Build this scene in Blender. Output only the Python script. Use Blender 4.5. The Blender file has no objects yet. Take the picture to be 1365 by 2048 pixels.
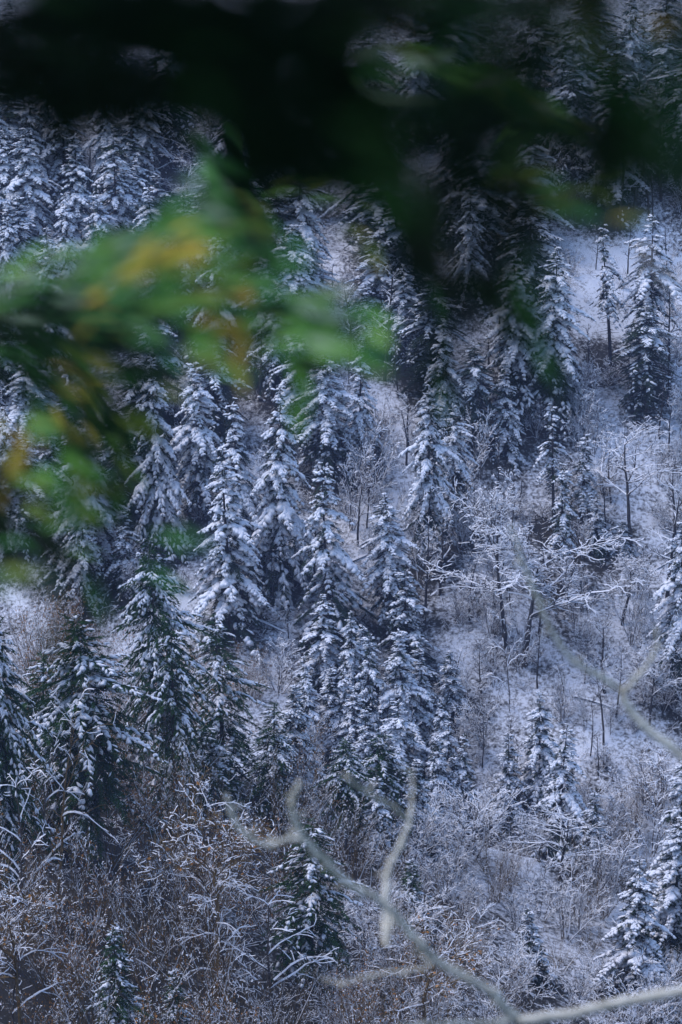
import bpy, math, random
import numpy as np
from mathutils import Vector, Matrix

# ------------------------------------------------------------------ camera, world, sun, exposure
scene = bpy.context.scene
COL = scene.collection
PITCH = math.radians(13.0)
LENS = 100.0
cam_d = bpy.data.cameras.new('camera')
cam_d.sensor_fit = 'VERTICAL'
cam_d.sensor_height = 36.0
cam_d.sensor_width = 24.0
cam_d.lens = LENS
cam_d.clip_start = 0.05
cam_d.clip_end = 3000.0
cam_d.dof.use_dof = True
cam_d.dof.focus_distance = 380.0
cam_d.dof.aperture_fstop = 4.0
cam = bpy.data.objects.new('camera', cam_d)
COL.objects.link(cam)
cam.location = (0, 0, 0)
cam.rotation_euler = (math.radians(90) - PITCH, 0, 0)
scene.camera = cam

SUN_EL, SUN_AZ = math.radians(60), math.radians(-85)      # overcast: broad soft sun, high and to the left
world = bpy.data.worlds.new('World')
scene.world = world
world.use_nodes = True
wn = world.node_tree
for n in list(wn.nodes):
    wn.nodes.remove(n)
sky = wn.nodes.new('ShaderNodeTexSky')
sky.sky_type = 'NISHITA'
sky.sun_disc = False
sky.sun_elevation = SUN_EL
sky.sun_rotation = SUN_AZ
sky.air_density = 1.0
sky.dust_density = 1.0
sky.ozone_density = 4.0
bg = wn.nodes.new('ShaderNodeBackground')
bg.inputs['Strength'].default_value = 0.125
wo = wn.nodes.new('ShaderNodeOutputWorld')
wn.links.new(sky.outputs[0], bg.inputs[0])
wn.links.new(bg.outputs[0], wo.inputs[0])

sun_d = bpy.data.lights.new('sun', 'SUN')
sun_d.energy = 0.95
sun_d.angle = math.radians(35)
sun_d.color = (1.0, 0.92, 0.93)
sun = bpy.data.objects.new('sun', sun_d)
COL.objects.link(sun)
# sun_rotation turns clockwise from +Y seen from above
sd = Vector((math.sin(SUN_AZ) * math.cos(SUN_EL), math.cos(SUN_AZ) * math.cos(SUN_EL), math.sin(SUN_EL)))
sun.rotation_euler = sd.to_track_quat('Z', 'Y').to_euler()
sun.location = (0, 0, 60)

scene.view_settings.view_transform = 'Standard'
scene.view_settings.look = 'None'
scene.view_settings.gamma = 1.0
scene.view_settings.use_curve_mapping = False
scene.view_settings.exposure = 1.05
scene.render.engine = 'CYCLES'
scene.cycles.use_denoising = True
scene.cycles.max_bounces = 5
scene.cycles.diffuse_bounces = 2
scene.cycles.glossy_bounces = 1
scene.cycles.transmission_bounces = 2
scene.cycles.volume_bounces = 0
scene.cycles.caustics_reflective = False
scene.cycles.caustics_refractive = False
scene.render.film_transparent = False

R = math.radians
CP, SP = math.cos(PITCH), math.sin(PITCH)
FWD = np.array([0, CP, -SP]); UPV = np.array([0, SP, CP])

def ray(u, v):
    """unit-depth direction through a point of the view"""
    a = (u - 682.5) / 2048 * 36.0 / LENS
    b = -(v - 1024.0) / 2048 * 36.0 / LENS
    return np.array([a, 0, 0]) + FWD + UPV * b

def at(u, v, depth):
    return ray(u, v) * depth

def project(p):
    d = p[0] * 0 + p[1] * CP - p[2] * SP
    a = p[0] / d; b = (p[1] * SP + p[2] * CP) / d
    k = 2048 * LENS / 36.0
    return a * k + 682.5, 1024 - b * k, d

# ------------------------------------------------------------------ materials
def new_mat(name):
    m = bpy.data.materials.new(name)
    m.use_nodes = True
    nt = m.node_tree
    b = nt.nodes['Principled BSDF']
    b.inputs['Specular IOR Level'].default_value = 0.25
    return m, nt, b

def noise_mat(name, c0, c1, scale=3.0, rough=0.85, lo=0.35, hi=0.65, detail=4.0, per_object=0.0, spec=0.25, coord='Object', bump=0.0):
    m, nt, b = new_mat(name)
    tc = nt.nodes.new('ShaderNodeTexCoord')
    nz = nt.nodes.new('ShaderNodeTexNoise')
    nz.inputs['Scale'].default_value = scale
    nz.inputs['Detail'].default_value = detail
    nt.links.new(tc.outputs[coord], nz.inputs['Vector'])
    cr = nt.nodes.new('ShaderNodeValToRGB')
    cr.color_ramp.elements[0].position = lo
    cr.color_ramp.elements[1].position = hi
    cr.color_ramp.elements[0].color = (*c0, 1)
    cr.color_ramp.elements[1].color = (*c1, 1)
    nt.links.new(nz.outputs['Fac'], cr.inputs['Fac'])
    out = cr.outputs['Color']
    if per_object:
        oi = nt.nodes.new('ShaderNodeObjectInfo')
        hs = nt.nodes.new('ShaderNodeHueSaturation')
        mr = nt.nodes.new('ShaderNodeMapRange')
        mr.inputs['To Min'].default_value = 1 - per_object
        mr.inputs['To Max'].default_value = 1 + per_object
        nt.links.new(oi.outputs['Random'], mr.inputs['Value'])
        nt.links.new(mr.outputs['Result'], hs.inputs['Value'])
        nt.links.new(out, hs.inputs['Color'])
        out = hs.outputs['Color']
    nt.links.new(out, b.inputs['Base Color'])
    b.inputs['Roughness'].default_value = rough
    b.inputs['Specular IOR Level'].default_value = spec
    if bump:
        bp = nt.nodes.new('ShaderNodeBump')
        bp.inputs['Strength'].default_value = bump
        nt.links.new(nz.outputs['Fac'], bp.inputs['Height'])
        nt.links.new(bp.outputs['Normal'], b.inputs['Normal'])
    return m

M = {}
M['snow'] = noise_mat('snow', (0.74, 0.77, 0.84), (0.84, 0.86, 0.90), 1.5, 0.7, per_object=0.03)
M['needles'] = noise_mat('conifer_needles', (0.018, 0.030, 0.022), (0.035, 0.055, 0.035), 1.2, 0.85, per_object=0.25, spec=0.05)
M['near_needles'] = noise_mat('green_needles', (0.011, 0.031, 0.011), (0.034, 0.085, 0.025), 1.0, 0.85, per_object=0.25, spec=0.05)
M['bark'] = noise_mat('dark_bark', (0.030, 0.027, 0.026), (0.075, 0.067, 0.060), 2.5, 0.9, per_object=0.2, spec=0.08)
M['grey_bark'] = noise_mat('grey_bark', (0.10, 0.09, 0.085), (0.22, 0.20, 0.18), 2.5, 0.9, per_object=0.15)
M['twig_bark'] = noise_mat('twig_bark', (0.055, 0.045, 0.038), (0.12, 0.10, 0.085), 2.0, 0.9, per_object=0.25, spec=0.08)
M['brown_leaf'] = noise_mat('withered_leaf', (0.26, 0.11, 0.025), (0.48, 0.23, 0.06), 1.5, 0.8, per_object=0.15)
M['ivy'] = noise_mat('ivy_leaf', (0.012, 0.022, 0.012), (0.03, 0.05, 0.025), 2.0, 0.7)
M['brown_bark'] = noise_mat('brown_bark', (0.095, 0.064, 0.027), (0.22, 0.15, 0.066), 2.0, 0.9, per_object=0.25, spec=0.08)
M['pale_bark'] = noise_mat('pale_bark', (0.44, 0.41, 0.33), (0.72, 0.68, 0.57), 22.0, 0.85, lo=0.3, hi=0.6, bump=0.3)

def leaf_mat(name, c0, c1, trans=0.35, spec=0.3, rough=0.55):
    m = noise_mat(name, c0, c1, 18.0, rough, per_object=0.25, spec=spec)
    nt = m.node_tree
    b = nt.nodes['Principled BSDF']
    tr = nt.nodes.new('ShaderNodeBsdfTranslucent')
    mx = nt.nodes.new('ShaderNodeMixShader')
    mx.inputs[0].default_value = trans
    src = b.inputs['Base Color'].links[0].from_socket
    nt.links.new(src, tr.inputs['Color'])
    nt.links.new(b.outputs[0], mx.inputs[1])
    nt.links.new(tr.outputs[0], mx.inputs[2])
    nt.links.new(mx.outputs[0], nt.nodes['Material Output'].inputs['Surface'])
    return m

LM = {
    'dark': leaf_mat('shade_dark_leaf', (0.004, 0.015, 0.008), (0.010, 0.032, 0.016), 0.08, 0.1, 0.8),  # dark green leaf with the shade under the crown put into its colour
    'mid': leaf_mat('green_leaf', (0.035, 0.15, 0.03), (0.07, 0.25, 0.05), 0.25),
    'bright': leaf_mat('fresh_green_leaf', (0.13, 0.34, 0.05), (0.22, 0.46, 0.08), 0.25),
    'olive': leaf_mat('olive_leaf', (0.14, 0.22, 0.03), (0.26, 0.34, 0.05), 0.4),
    'yellow': leaf_mat('yellow_leaf', (0.55, 0.46, 0.06), (0.75, 0.60, 0.08), 0.4),
    'orange': leaf_mat('orange_leaf', (0.40, 0.25, 0.04), (0.60, 0.38, 0.06), 0.4),
    'pale': leaf_mat('pale_green_leaf', (0.22, 0.34, 0.20), (0.34, 0.46, 0.30), 0.35),
    'grey': leaf_mat('dull_grey_leaf', (0.40, 0.38, 0.36), (0.55, 0.52, 0.48), 0.3),
}

def ground_mat():
    m, nt, b = new_mat('snowy_ground')
    tc = nt.nodes.new('ShaderNodeTexCoord')
    def nz(scale, detail, rough=0.6):
        n = nt.nodes.new('ShaderNodeTexNoise')
        n.inputs['Scale'].default_value = scale
        n.inputs['Detail'].default_value = detail
        n.inputs['Roughness'].default_value = rough
        nt.links.new(tc.outputs['Object'], n.inputs['Vector'])
        return n
    fine = nz(1.6, 6, 0.75)
    mid = nz(0.16, 5)
    big = nz(0.035, 3)
    add = nt.nodes.new('ShaderNodeMath'); add.operation = 'ADD'
    m1 = nt.nodes.new('ShaderNodeMath'); m1.operation = 'MULTIPLY'; m1.inputs[1].default_value = 0.55
    nt.links.new(mid.outputs['Fac'], m1.inputs[0])
    m2 = nt.nodes.new('ShaderNodeMath'); m2.operation = 'MULTIPLY_ADD'; m2.inputs[1].default_value = 0.35
    nt.links.new(big.outputs['Fac'], m2.inputs[0])
    nt.links.new(m1.outputs[0], m2.inputs[2])
    nt.links.new(fine.outputs['Fac'], add.inputs[0])
    nt.links.new(m2.outputs[0], add.inputs[1])
    cr = nt.nodes.new('ShaderNodeValToRGB')
    e = cr.color_ramp.elements
    e[0].position = 0.79; e[0].color = (0.030, 0.027, 0.021, 1)
    e[1].position = 1.02; e[1].color = (0.74, 0.77, 0.84, 1)
    x = e.new(0.89); x.color = (0.32, 0.33, 0.35, 1)
    # under the thickets the snow is thinner: leaf litter shows through
    at_ = nt.nodes.new('ShaderNodeAttribute'); at_.attribute_name = 'litter'
    sb = nt.nodes.new('ShaderNodeMath'); sb.operation = 'MULTIPLY_ADD'; sb.inputs[1].default_value = -0.22
    nt.links.new(at_.outputs['Fac'], sb.inputs[0])
    nt.links.new(add.outputs[0], sb.inputs[2])
    nt.links.new(sb.outputs[0], cr.inputs['Fac'])
    nt.links.new(cr.outputs['Color'], b.inputs['Base Color'])
    b.inputs['Roughness'].default_value = 0.8
    bp = nt.nodes.new('ShaderNodeBump')
    bp.inputs['Strength'].default_value = 0.3
    bp.inputs['Distance'].default_value = 0.3
    nt.links.new(fine.outputs['Fac'], bp.inputs['Height'])
    nt.links.new(bp.outputs['Normal'], b.inputs['Normal'])
    return m
M['ground'] = ground_mat()

# ------------------------------------------------------------------ terrain
def bumps(x, y):
    return (2.2 * np.sin(x * 0.043 + 1.3 + 0.8 * np.sin(y * 0.021)) + 1.6 * np.sin(y * 0.061 + x * 0.027 + 0.4)
            + 0.8 * np.sin(x * 0.13 + y * 0.09) + 0.5 * np.sin(x * 0.21 - y * 0.17 + 2.0))

def smax(a, b, k):
    h = np.clip(0.5 + 0.5 * (a - b) / k, 0, 1)
    return b * (1 - h) + a * h + k * h * (1 - h)

def height(x, y):
    x = np.asarray(x, float); y = np.asarray(y, float)
    t = y - 419
    main = -97 + np.where(t > 0, 0.72 * t, 0.52 * t)
    main = np.where(t > 330, -97 + 0.72 * 330 + 0.15 * (t - 330), main)
    # a bench (old track) that crosses the upper slope
    tb = y - (466 - 0.10 * x)
    main = main - 2.6 * np.exp(-((tb - 7) / 6.0) ** 2) + 1.8 * np.exp(-((tb + 5) / 6.0) ** 2)
    main = smax(main, -168 + 0 * x, 12.0)
    main = main + bumps(x, y) * np.clip((y - 200) / 100, 0, 1)
    yr = 285 + 0.15 * (x + 34)
    over = np.maximum(y - yr, 0)
    spur = -91 + 0.07 * (y - 215) - 0.36 * np.maximum(x + 34, -60) - 0.6 * over
    spur = spur + 0.5 * bumps(x * 1.3 + 40, y * 1.3)
    z = smax(main, spur, 6.0)
    cl = -1.7 - 0.62 * np.maximum(y, 0) + 0.3 * np.minimum(y, 0)
    z = smax(z, cl, 4.0)
    near = np.clip(1 - y / 12.0, 0, 1)
    return z * (1 - near) + (-1.7 - 0.62 * np.maximum(y, 0)) * near

def hit(u, v):
    d = ray(u, v)
    ts = np.arange(60, 1100, 1.0)
    P = d[None, :] * ts[:, None]
    below = P[:, 2] < height(P[:, 0], P[:, 1])
    i = int(np.argmax(below)) if below.any() else len(ts) - 1
    a, b = ts[i] - 1.0, ts[i]
    for _ in range(18):
        m = 0.5 * (a + b); p = d * m
        if p[2] < height(p[0], p[1]): b = m
        else: a = m
    p = d * b
    p[2] = float(height(p[0], p[1]))
    return p

# ------------------------------------------------------------------ mesh helpers
def mesh_np(name, verts, faces, mat, smooth=False):
    """faces: (n,3) or (n,4) array, or a list of such arrays"""
    me = bpy.data.meshes.new(name)
    if not isinstance(faces, list): faces = [faces]
    faces = [np.asarray(f, np.int32) for f in faces if len(f)]
    verts = np.asarray(verts, np.float32)
    me.vertices.add(len(verts))
    me.vertices.foreach_set('co', verts.ravel())
    loops = np.concatenate([f.ravel() for f in faces])
    sizes = np.concatenate([np.full(len(f), f.shape[1], np.int32) for f in faces])
    starts = np.concatenate([[0], np.cumsum(sizes)[:-1]]).astype(np.int32)
    me.loops.add(len(loops))
    me.loops.foreach_set('vertex_index', loops)
    me.polygons.add(len(sizes))
    me.polygons.foreach_set('loop_start', starts)
    me.polygons.foreach_set('loop_total', sizes)
    if smooth:
        me.polygons.foreach_set('use_smooth', np.ones(len(sizes), bool))
    me.update(calc_edges=True)
    me.validate()
    me.materials.append(mat)
    return me

def link(name, data, parent=None, loc=None):
    o = bpy.data.objects.new(name, data)
    COL.objects.link(o)
    if parent is not None: o.parent = parent
    if loc is not None: o.location = loc
    return o

def tag(o, label=None, cat=None, group=None, kind=None):
    if label: o['label'] = label
    if cat: o['category'] = cat
    if group: o['group'] = group
    if kind: o['kind'] = kind
    return o

def norm(a):
    return a / np.maximum(np.linalg.norm(a, axis=-1, keepdims=True), 1e-9)

def frames(dirs):
    """side and up vectors for many directions, up as near to +Z as can be"""
    z = np.array([0, 0, 1.0])
    side = np.cross(dirs, z[None, :])
    bad = np.linalg.norm(side, axis=1) < 1e-3
    side[bad] = np.array([1.0, 0, 0])
    side = norm(side)
    up = norm(np.cross(side, dirs))
    return side, up

def prisms(p0, p1, r0, r1, n=4, rot=0.0):
    """tapered n-sided bars"""
    d = norm(p1 - p0); s, u = frames(d)
    ang = np.arange(n) * 2 * math.pi / n + rot
    ring = s[:, None, :] * np.cos(ang)[None, :, None] + u[:, None, :] * np.sin(ang)[None, :, None]
    a = p0[:, None, :] + ring * r0[:, None, None]
    b = p1[:, None, :] + ring * r1[:, None, None]
    V = np.concatenate([a, b], axis=1).reshape(-1, 3)
    k = np.arange(n); k2 = (k + 1) % n
    f = np.stack([k, k2, k2 + n, k + n], axis=1)
    F = (f[None] + (np.arange(len(p0)) * 2 * n)[:, None, None]).reshape(-1, 4)
    return V, F

def snow_roofs(p0, p1, r0, r1, rng, amount=1.0, thick=0.05):
    """ridges of snow lying along the upper side of bars that are not too steep"""
    d = norm(p1 - p0)
    keep = (np.abs(d[:, 2]) < 0.90) & (rng.random(len(d)) < amount)
    p0, p1, r0, r1, d = p0[keep], p1[keep], r0[keep], r1[keep], d[keep]
    if not len(p0): return np.zeros((0, 3)), np.zeros((0, 4), int)
    s, u = frames(d)
    flat = np.sqrt(1 - d[:, 2] ** 2)
    th = thick * np.clip(0.30 + r0 / 0.07, 0.4, 1.25)
    h = (th * (0.5 + 0.9 * rng.random(len(d))) * (0.4 + 0.6 * flat))[:, None]
    w0 = (r0 * 0.95 + th * 0.35)[:, None]; w1 = (r1 * 0.95 + th * 0.30)[:, None]
    base0 = p0 + u * (r0 * 0.25)[:, None]; base1 = p1 + u * (r1 * 0.25)[:, None]
    V = np.stack([base0 - s * w0, p0 + u * (r0[:, None] + h), base0 + s * w0,
                  base1 - s * w1, p1 + u * (r1[:, None] + h), base1 + s * w1], axis=1).reshape(-1, 3)
    f = np.array([[0, 1, 4, 3], [1, 2, 5, 4]])
    F = (f[None] + (np.arange(len(p0)) * 6)[:, None, None]).reshape(-1, 4)
    return V, F

# spray of needles: barbs along a spine, drooping a little to both sides
def spray_template(nb):
    V, F = [], []
    for i in range(nb):
        s0 = i / nb * 0.85
        wd = (0.35 + 0.65 * math.sin(math.pi * min(1, (s0 + 0.25)))) * 0.5
        for sg in (-1, 1):
            k = len(V)
            V += [(s0, 0, 0.0), (s0 + 0.22, 0, 0.0), (min(1.05, s0 + 0.36), sg * wd, -0.10)]
            F.append((k, k + 1, k + 2))
    k = len(V)
    V += [(0.75, -0.07, 0), (0.75, 0.07, 0), (1.12, 0, -0.03)]
    F.append((k, k + 1, k + 2))
    k = len(V)                                                   # hanging fringe under the spray
    V += [(0.1, 0, 0.0), (0.9, 0, 0.0), (0.55, 0.0, -0.22)]
    F.append((k, k + 1, k + 2))
    return np.array(V, float), np.array(F)

# pad of snow: pointed tail, humped back, blunt lobed tip
PAD_V = np.array([(0.0, 0, 0.02),
                  (0.28, -0.40, -0.02), (0.28, 0, 0.40), (0.28, 0.40, -0.02),
                  (0.76, -0.52, -0.16), (0.70, 0.02, 0.42), (0.76, 0.52, -0.16),
                  (1.08, 0, -0.16)], float)
PAD_F = np.array([(0, 2, 1), (0, 3, 2), (1, 2, 5), (1, 5, 4), (2, 3, 6), (2, 6, 5), (4, 5, 7), (5, 6, 7), (0, 1, 3), (1, 4, 6), (1, 6, 3), (4, 7, 6)])

def stamp(TV, TF, base, d, length, width, thick, rng, jitter=0.0, roll=None):
    n = len(base)
    s, u = frames(d)
    if roll is not None:
        c, sn = np.cos(roll)[:, None], np.sin(roll)[:, None]
        s, u = s * c + u * sn, u * c - s * sn
    T = np.repeat(TV[None], n, axis=0)
    if jitter:
        T = T * (1 + jitter * (rng.random(T.shape) - 0.5)) + jitter * 0.25 * (rng.random(T.shape) - 0.5)
    V = (base[:, None, :] + d[:, None, :] * (T[:, :, 0:1] * length[:, None, None])
         + s[:, None, :] * (T[:, :, 1:2] * width[:, None, None]) + u[:, None, :] * (T[:, :, 2:3] * thick[:, None, None]))
    F = (TF[None] + (np.arange(n) * len(TV))[:, None, None]).reshape(-1, TF.shape[1])
    return V.reshape(-1, 3), F

# ------------------------------------------------------------------ conifers
def crown_shape(kind, t):
    if kind == 'spruce': return 0.07 + 0.93 * t ** 0.95
    if kind == 'fir': return min(1.0, 0.16 + 1.9 * t) * (1.0 - 0.25 * max(0, t - 0.6))
    if kind == 'column': return min(1.0, 0.25 + 2.6 * t) * (1.0 - 0.45 * max(0, t - 0.65))
    if kind == 'ragged': return (0.2 + 0.8 * min(1, t * 1.5)) * (0.65 + 0.35 * math.sin(t * 17.0))
    return 0.1 + 0.9 * t

def make_conifer(name, seed, H, Rm, cb, kind, gap, nb, spacing, flen, droop, cover, pad, needles, barbs=4, green_top=0.0, bare_side=0.0, bark='bark', snow_end=1.0, fleck=1.0, miss=0.07):
    rng = np.random.default_rng(seed)
    B, D, Ls, SN, TT = [], [], [], [], []
    zc = cb * H
    z = H * 0.985
    wx = []
    wob = rng.random(4) * 6.28
    while z > zc:
        t = (H - z) / (H - zc)
        L = Rm * crown_shape(kind, t) * (0.85 + 0.25 * math.sin(3.1 * z / gap * 0.37 + wob[0]))
        n = max(3, int(round(nb * (0.55 + 0.45 * min(1, t * 3)) + rng.uniform(-1, 1))))
        a0 = rng.random() * 6.28
        for k in range(n):
            az = a0 + k * 6.283 / n + rng.normal(0, 0.25)
            if bare_side and math.cos(az - wob[1]) > 0.6 and rng.random() < bare_side: continue
            if rng.random() < miss: continue
            l = L * rng.uniform(0.68, 1.15)
            e0 = math.tan(R(34 - 74 * t ** 0.6 + rng.normal(0, 9)))
            dr = 1.15 * droop * (0.35 + 0.75 * t) * rng.uniform(0.7, 1.3) * min(1.0, 3.4 / l)
            out = np.array([math.cos(az), math.sin(az), 0.0]); lat = np.array([-out[1], out[0], 0.0])
            zb = z + rng.uniform(-0.9, 0.9) * gap
            m = max(2, int(round(l / spacing)))
            cw = rng.random() < cover
            for i in range(m):
                s = (i + 0.55) / m
                if l > 1.6 and s < 0.15: continue
                p = out * (l * s) + np.array([0, 0, zb + l * (e0 * s * 0.8 - dr * s * s)])
                tg = out + np.array([0, 0, e0 * 0.8 - 2 * dr * s]); tg /= np.linalg.norm(tg)
                fl = flen * (0.55 + 0.55 * math.sin(math.pi * min(1, 0.2 + 0.85 * s))) * min(1.55, 0.5 + l * 0.26)
                for sg in (-1, 1):
                    dd = tg * rng.uniform(0.75, 1.0) + lat * sg * rng.uniform(0.45, 1.0) + np.array([0, 0, -0.45 * rng.random()])
                    B.append(p + lat * sg * 0.04); D.append(dd); Ls.append(fl * rng.uniform(0.7, 1.2)); SN.append(cw * (rng.random() < 0.86)); TT.append(t)
                B.append(p); D.append(tg + lat * rng.normal(0, 0.12)); Ls.append(max(0.8 * fl, l / m * 1.3) * rng.uniform(0.85, 1.2)); SN.append(cw * (rng.random() < 0.9)); TT.append(t)
        z -= gap * (0.55 + 0.6 * min(1, t * 2.5)) * rng.uniform(0.8, 1.2)
    # leader
    for k in range(5):
        a = rng.random() * 6.28
        B.append(np.array([0, 0, H * (1 - 0.012 * k)])); D.append(np.array([0.5 * math.cos(a), 0.5 * math.sin(a), 0.9])); Ls.append(flen * 0.7); SN.append(rng.random() < 0.7); TT.append(0.0)
    B, D, Ls, SN, TT = np.array(B), norm(np.array(D)), np.array(Ls), np.array(SN, bool), np.array(TT)
    if fleck < 1: SN &= rng.random(len(TT)) < fleck
    if green_top: SN &= ~((TT < green_top) & (rng.random(len(TT)) < 0.75))
    if snow_end < 1: SN &= ~((TT > snow_end) & (rng.random(len(TT)) < 0.7))  # less snow low down; on spruces this stands in for upper boughs' shade
    TV, TF = spray_template(barbs)
    NV, NF = stamp(TV, TF, B, D, Ls * 1.15, Ls * 0.58 * (0.8 + 0.5 * rng.random(len(Ls))), Ls * 0.9, rng, 0.3, rng.normal(0, 0.25, len(Ls)))
    # inner sprays that fill the crown round the stem
    nin = int(len(B) * (0.30 if fleck < 1 else 0.12))
    tz = rng.random(nin) ** 0.7
    az = rng.random(nin) * 6.283
    rr = np.array([Rm * crown_shape(kind, t) for t in tz]) * rng.uniform(0.05, 0.55, nin)
    IB = np.stack([rr * np.cos(az), rr * np.sin(az), H - tz * (H - zc) - 0.25 * rr], axis=1)
    ID = norm(np.stack([np.cos(az), np.sin(az), -0.5 - 0.6 * rng.random(nin)], axis=1))
    IL = flen * rng.uniform(0.8, 1.5, nin)
    V2, F2 = stamp(TV, TF, IB, ID, IL, IL * 0.8, IL, rng, 0.3, rng.normal(0, 0.5, nin))
    crown = mesh_np(name + '_needles', np.concatenate([NV, V2]), np.concatenate([NF, F2 + len(NV)]), M[needles])
    # snow pads on the upper side of the outer sprays
    k = SN
    off = np.zeros((k.sum(), 3)); off[:, 2] = 0.05
    psz = pad * rng.uniform(0.55, 1.25, k.sum())
    SV, SF = stamp(PAD_V, PAD_F, B[k] + off + D[k] * (Ls[k] * 0.06 * rng.random(k.sum()))[:, None], D[k], Ls[k] * rng.uniform(0.85, 1.2, k.sum()), Ls[k] * 0.58 * psz, Ls[k] * 0.42 * psz + 0.02, rng, 0.45)
    snow = mesh_np(name + '_snow', SV, SF, M['snow'], smooth=True)
    # stem, with stubs of dead limbs under the crown
    P0, P1, r0, r1 = [], [], [], []
    rb = 0.011 * H + 0.05
    for i in range(10):
        a, b = i / 10, (i + 1) / 10
        P0.append((0.06 * math.sin(a * 5), 0.06 * math.cos(a * 4), a * H - (1.2 if i == 0 else 0))); P1.append((0.06 * math.sin(b * 5), 0.06 * math.cos(b * 4), b * H))
        r0.append(rb * (1 - 0.9 * a)); r1.append(rb * (1 - 0.9 * b))
    for i in range(int(14 + 30 * cb)):
        zz = rng.uniform(0.12 * H, max(cb, 0.3) * H * 1.1); a = rng.random() * 6.28; l = rng.uniform(0.5, 1.6)
        P0.append((0, 0, zz)); P1.append((l * math.cos(a), l * math.sin(a), zz - l * rng.uniform(-0.1, 0.5))); r0.append(0.05); r1.append(0.015)
    TVv, TFf = prisms(np.array(P0), np.array(P1), np.array(r0), np.array(r1), 7)
    trunk = mesh_np(name + '_stem', TVv, TFf, M[bark], smooth=True)
    return dict(H=H, R=Rm, trunk=trunk, crown=crown, snow=snow)

CON = {}
def con(style, *a, **k):
    CON.setdefault(style, []).append(make_conifer(style, *a, **k))

#            seed  H    R    cb    shape    gap  nb spacing flen droop cover pad needles
con('spruce', 11, 24, 6.8, 0.06, 'spruce', 0.84, 6.4, 0.34, 0.64, 0.62, 0.98, 1.40, 'needles', snow_end=0.86)
con('spruce', 12, 24, 6.8, 0.10, 'spruce', 0.90, 6.2, 0.34, 0.65, 0.72, 0.97, 1.38, 'needles', snow_end=0.85)
con('spruce', 13, 24, 6.8, 0.14, 'spruce', 0.96, 5.8, 0.36, 0.67, 0.80, 0.96, 1.40, 'needles', bare_side=0.4, snow_end=0.78)
con('spruce', 14, 24, 6.8, 0.08, 'spruce', 1.05, 5.6, 0.34, 0.62, 0.55, 0.97, 1.40, 'needles', snow_end=0.8)
con('fir', 21, 24, 4.1, 0.20, 'fir', 0.84, 6.4, 0.32, 0.58, 0.62, 0.96, 1.35, 'needles', snow_end=0.8)
con('fir', 22, 24, 4.1, 0.28, 'fir', 0.92, 5.8, 0.32, 0.60, 0.75, 0.93, 1.35, 'needles', snow_end=0.7, bare_side=0.5)
con('fir', 23, 24, 4.1, 0.14, 'fir', 0.98, 5.6, 0.32, 0.62, 0.85, 0.95, 1.4, 'needles', snow_end=0.85)
con('dark', 31, 24, 3.9, 0.10, 'column', 0.80, 7, 0.40, 0.68, 0.70, 0.66, 0.9, 'needles', snow_end=0.45)
con('dark', 32, 24, 3.9, 0.18, 'column', 0.86, 6.5, 0.40, 0.70, 0.80, 0.58, 0.9, 'needles', snow_end=0.6, bare_side=0.4)
con('ragged', 41, 20, 3.3, 0.30, 'ragged', 0.95, 6, 0.32, 0.64, 0.75, 0.97, 1.25, 'needles')
con('ragged', 42, 20, 3.3, 0.42, 'ragged', 1.05, 5.5, 0.32, 0.65, 0.85, 0.97, 1.25, 'needles', bare_side=0.5)
con('young', 51, 13, 3.4, 0.02, 'spruce', 0.56, 6, 0.30, 0.54, 0.50, 0.97, 1.1, 'needles')
con('young', 52, 13, 3.4, 0.05, 'spruce', 0.60, 5.6, 0.30, 0.56, 0.60, 0.95, 1.15, 'needles', snow_end=0.7)
con('near', 61, 26, 6.4, 0.34, 'fir', 0.60, 8, 0.44, 0.52, 0.50, 0.68, 1.0, 'near_needles', barbs=3, green_top=0.10, snow_end=0.6, bark='grey_bark', fleck=0.62, miss=0.26)
con('near', 62, 24, 5.8, 0.22, 'spruce', 0.64, 7.5, 0.44, 0.52, 0.50, 0.74, 1.05, 'near_needles', barbs=3, snow_end=0.75, fleck=0.62, miss=0.26)
con('near', 63, 22, 5.2, 0.10, 'fir', 0.66, 7, 0.44, 0.52, 0.60, 0.64, 1.0, 'near_needles', barbs=3, green_top=0.06, snow_end=0.55, bare_side=0.5, fleck=0.62, miss=0.26)

# ------------------------------------------------------------------ bare trees
def grow(rng, S, p, d, length, r, level, limb, P):
    n = P['nseg'][min(level, len(P['nseg']) - 1)]
    sl = length / n
    trop = P['trop'][min(level, len(P['trop']) - 1)]
    wan = P['wander'][min(level, len(P['wander']) - 1)]
    snowy = rng.random() < P['cover']
    for i in range(n):
        d = d + rng.normal(0, wan, 3) + np.array([0, 0, trop / n])
        d /= np.linalg.norm(d)
        q = p + d * sl * rng.uniform(0.8, 1.2)
        ra = r * (1 - 0.75 * i / n); rb = r * (1 - 0.75 * (i + 1) / n)
        S.append((p, q, max(ra, P['rmin']), max(rb, P['rmin'] * 0.8), level, limb, snowy))
        p = q
        if level < P['levels'] and (i + 1) / n >= P['start'][level]:
            kids = P['kids'][level] + (2.2 if i == n - 1 and level == 0 else 0)
            kn = int(kids) + (rng.random() < kids - int(kids))
            for _ in range(kn):
                sp = R(rng.uniform(*P['spread'][level]))
                ax = np.cross(d, rng.normal(0, 1, 3)); ax /= max(np.linalg.norm(ax), 1e-6)
                nd = d * math.cos(sp) + ax * math.sin(sp)
                nd[2] += P['lift'][level]; nd /= np.linalg.norm(nd)
                cl = length * P['ratio'][level] * rng.uniform(0.6, 1.2) * (1.15 - 0.5 * (i + 1) / n)
                lb = limb
                if level == 0 or limb < 0:
                    lb = P['count'][0]; P['count'][0] += 1
                grow(rng, S, p, nd, cl, rb * P['thin'], level + 1, lb, P)

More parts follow.
